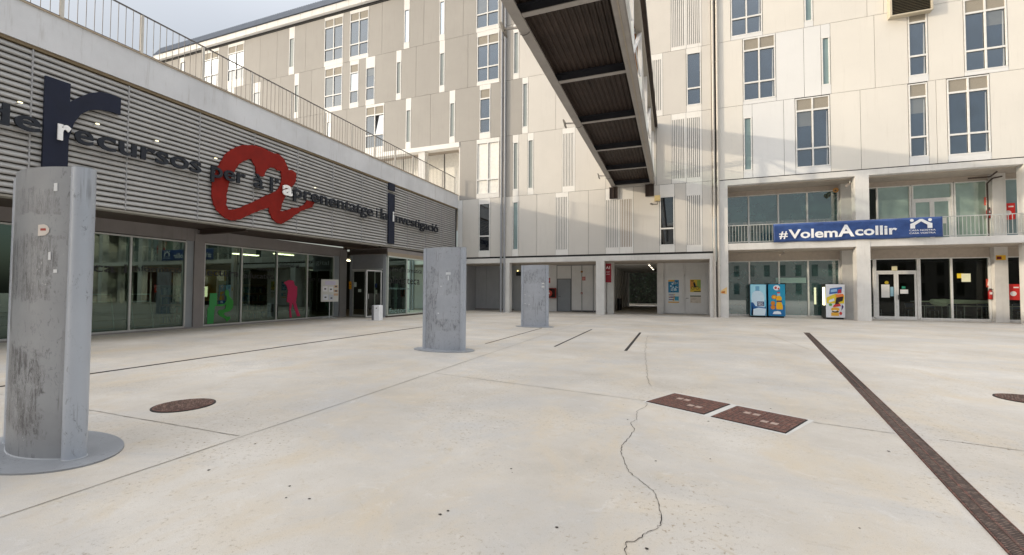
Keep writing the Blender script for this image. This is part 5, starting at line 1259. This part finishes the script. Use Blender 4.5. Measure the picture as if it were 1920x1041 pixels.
# ------------------------------------------------------------------ loose things by the library door
t = thing('notice_stand', (-16.25, 17.2, 0), 'white notice board on a pole stand before the last library pane', 'notice board')
x, y = -16.25, 17.2; dv = Vector((.9, -.42, 0)).normalized(); nn = Vector((-dv.y, dv.x, 0)); nn = nn if nn.y < 0 else -nn
def pb(mb, cu, cz, w_, h_, d0, d1):
    c_ = Vector((x, y, cz)); vs = [c_+dv*(cu+a*w_/2)+nn*d+Vector((0, 0, b*h_/2)) for d in (d0, d1) for a, b in ((-1, -1), (1, -1), (1, 1), (-1, 1))]
    mb.add(vs, [(0, 1, 2, 3), (7, 6, 5, 4), (0, 4, 5, 1), (1, 5, 6, 2), (2, 6, 7, 3), (3, 7, 4, 0)])
dv = Vector((.60, .8, 0)).normalized(); nn = Vector((.8, -.6, 0)).normalized()
mb = MB(); pb(mb, 0, 1.42, .82, 1.12, 0, .025); mb.build('board', C((205, 205, 200), .5), t)
for cu, cz, w_, h_, c in ((.02, 1.8, .5, .2, (200, 195, 215)), (-.22, 1.5, .22, .26, (225, 225, 228)), (.05, 1.48, .2, .26, (225, 225, 228)), (.29, 1.62, .2, .14, (205, 180, 150)), (.29, 1.4, .2, .12, (200, 170, 140)), (.29, 1.22, .2, .12, (200, 170, 140)), (-.2, 1.08, .22, .28, (215, 218, 225)), (.06, 1.08, .22, .26, (190, 195, 205))):
    mb = MB(); pb(mb, cu, cz, w_, h_, .026, .029); mb.build('paper', C(c), t)
mb = MB()
for cu, cz in ((-.22, 1.5), (.05, 1.48), (.29, 1.63), (-.2, 1.08), (.08, 1.04), (.29, 1.4)): pb(mb, cu, cz, .09, .07, .030, .032)
mb.build('print', C((70, 70, 80)), t)
MB().tube((x, y, .05), (x, y, 1.0), .02).build('pole', C((190, 195, 195), .4), t)
mb = MB()
for k in range(5): a = 2*pi*k/5+.4; mb.bar((x, y, .09), (x+.34*cos(a), y+.34*sin(a), .045), .035); mb.tube((x+.34*cos(a), y+.34*sin(a), 0), (x+.34*cos(a), y+.34*sin(a), .04), .022)
mb.build('star_base', C((180, 184, 184), .4), t)
t = thing('waste_bin', (-13.35, 17.3, 0), 'white box-shaped waste bin beside the library doors', 'bin')
MB().box(-13.5, -13.2, 17.15, 17.45, 0, .72).build('body', C((240, 241, 245), .5), t, .01)
MB().box(-13.66, -13.5, 17.2, 17.45, 0, .68).build('ash_tray', C((120, 120, 125), .5), t)
MB().prism([(-13.6+.1*cos(a*pi/6), 17.3+.1*sin(a*pi/6)) for a in range(12)], .68, .72).build('lid', C((170, 172, 178), .4), t)
paper('bin_label', 'small dark square label on the white waste bin', 'label', -13.35, 17.148, .58, .05, .05, M['black'])

# ------------------------------------------------------------------ block across the courtyard (seen only in the glass)
OP = thing('opposite_block', (10, -30, 0), 'pale block with rows of windows across the courtyard, seen mirrored in the panes', 'building')
box('wall', M['panelC'], OP, -8, 50, -44, -30, 0, 13.5)
mb = MB()
for r_ in range(4):
    for c_ in range(24): x = -6.5+c_*2.4; z = 1+r_*3.2; mb.box(x, x+.9, -30, -29.97, z, z+2)
mb.build('windows', M['pane_dark'], OP)
box('parapet', M['white'], OP, -8.2, 50.2, -44.2, -29.8, 13.5, 14.0)
bpy.data.objects.remove(RL2)
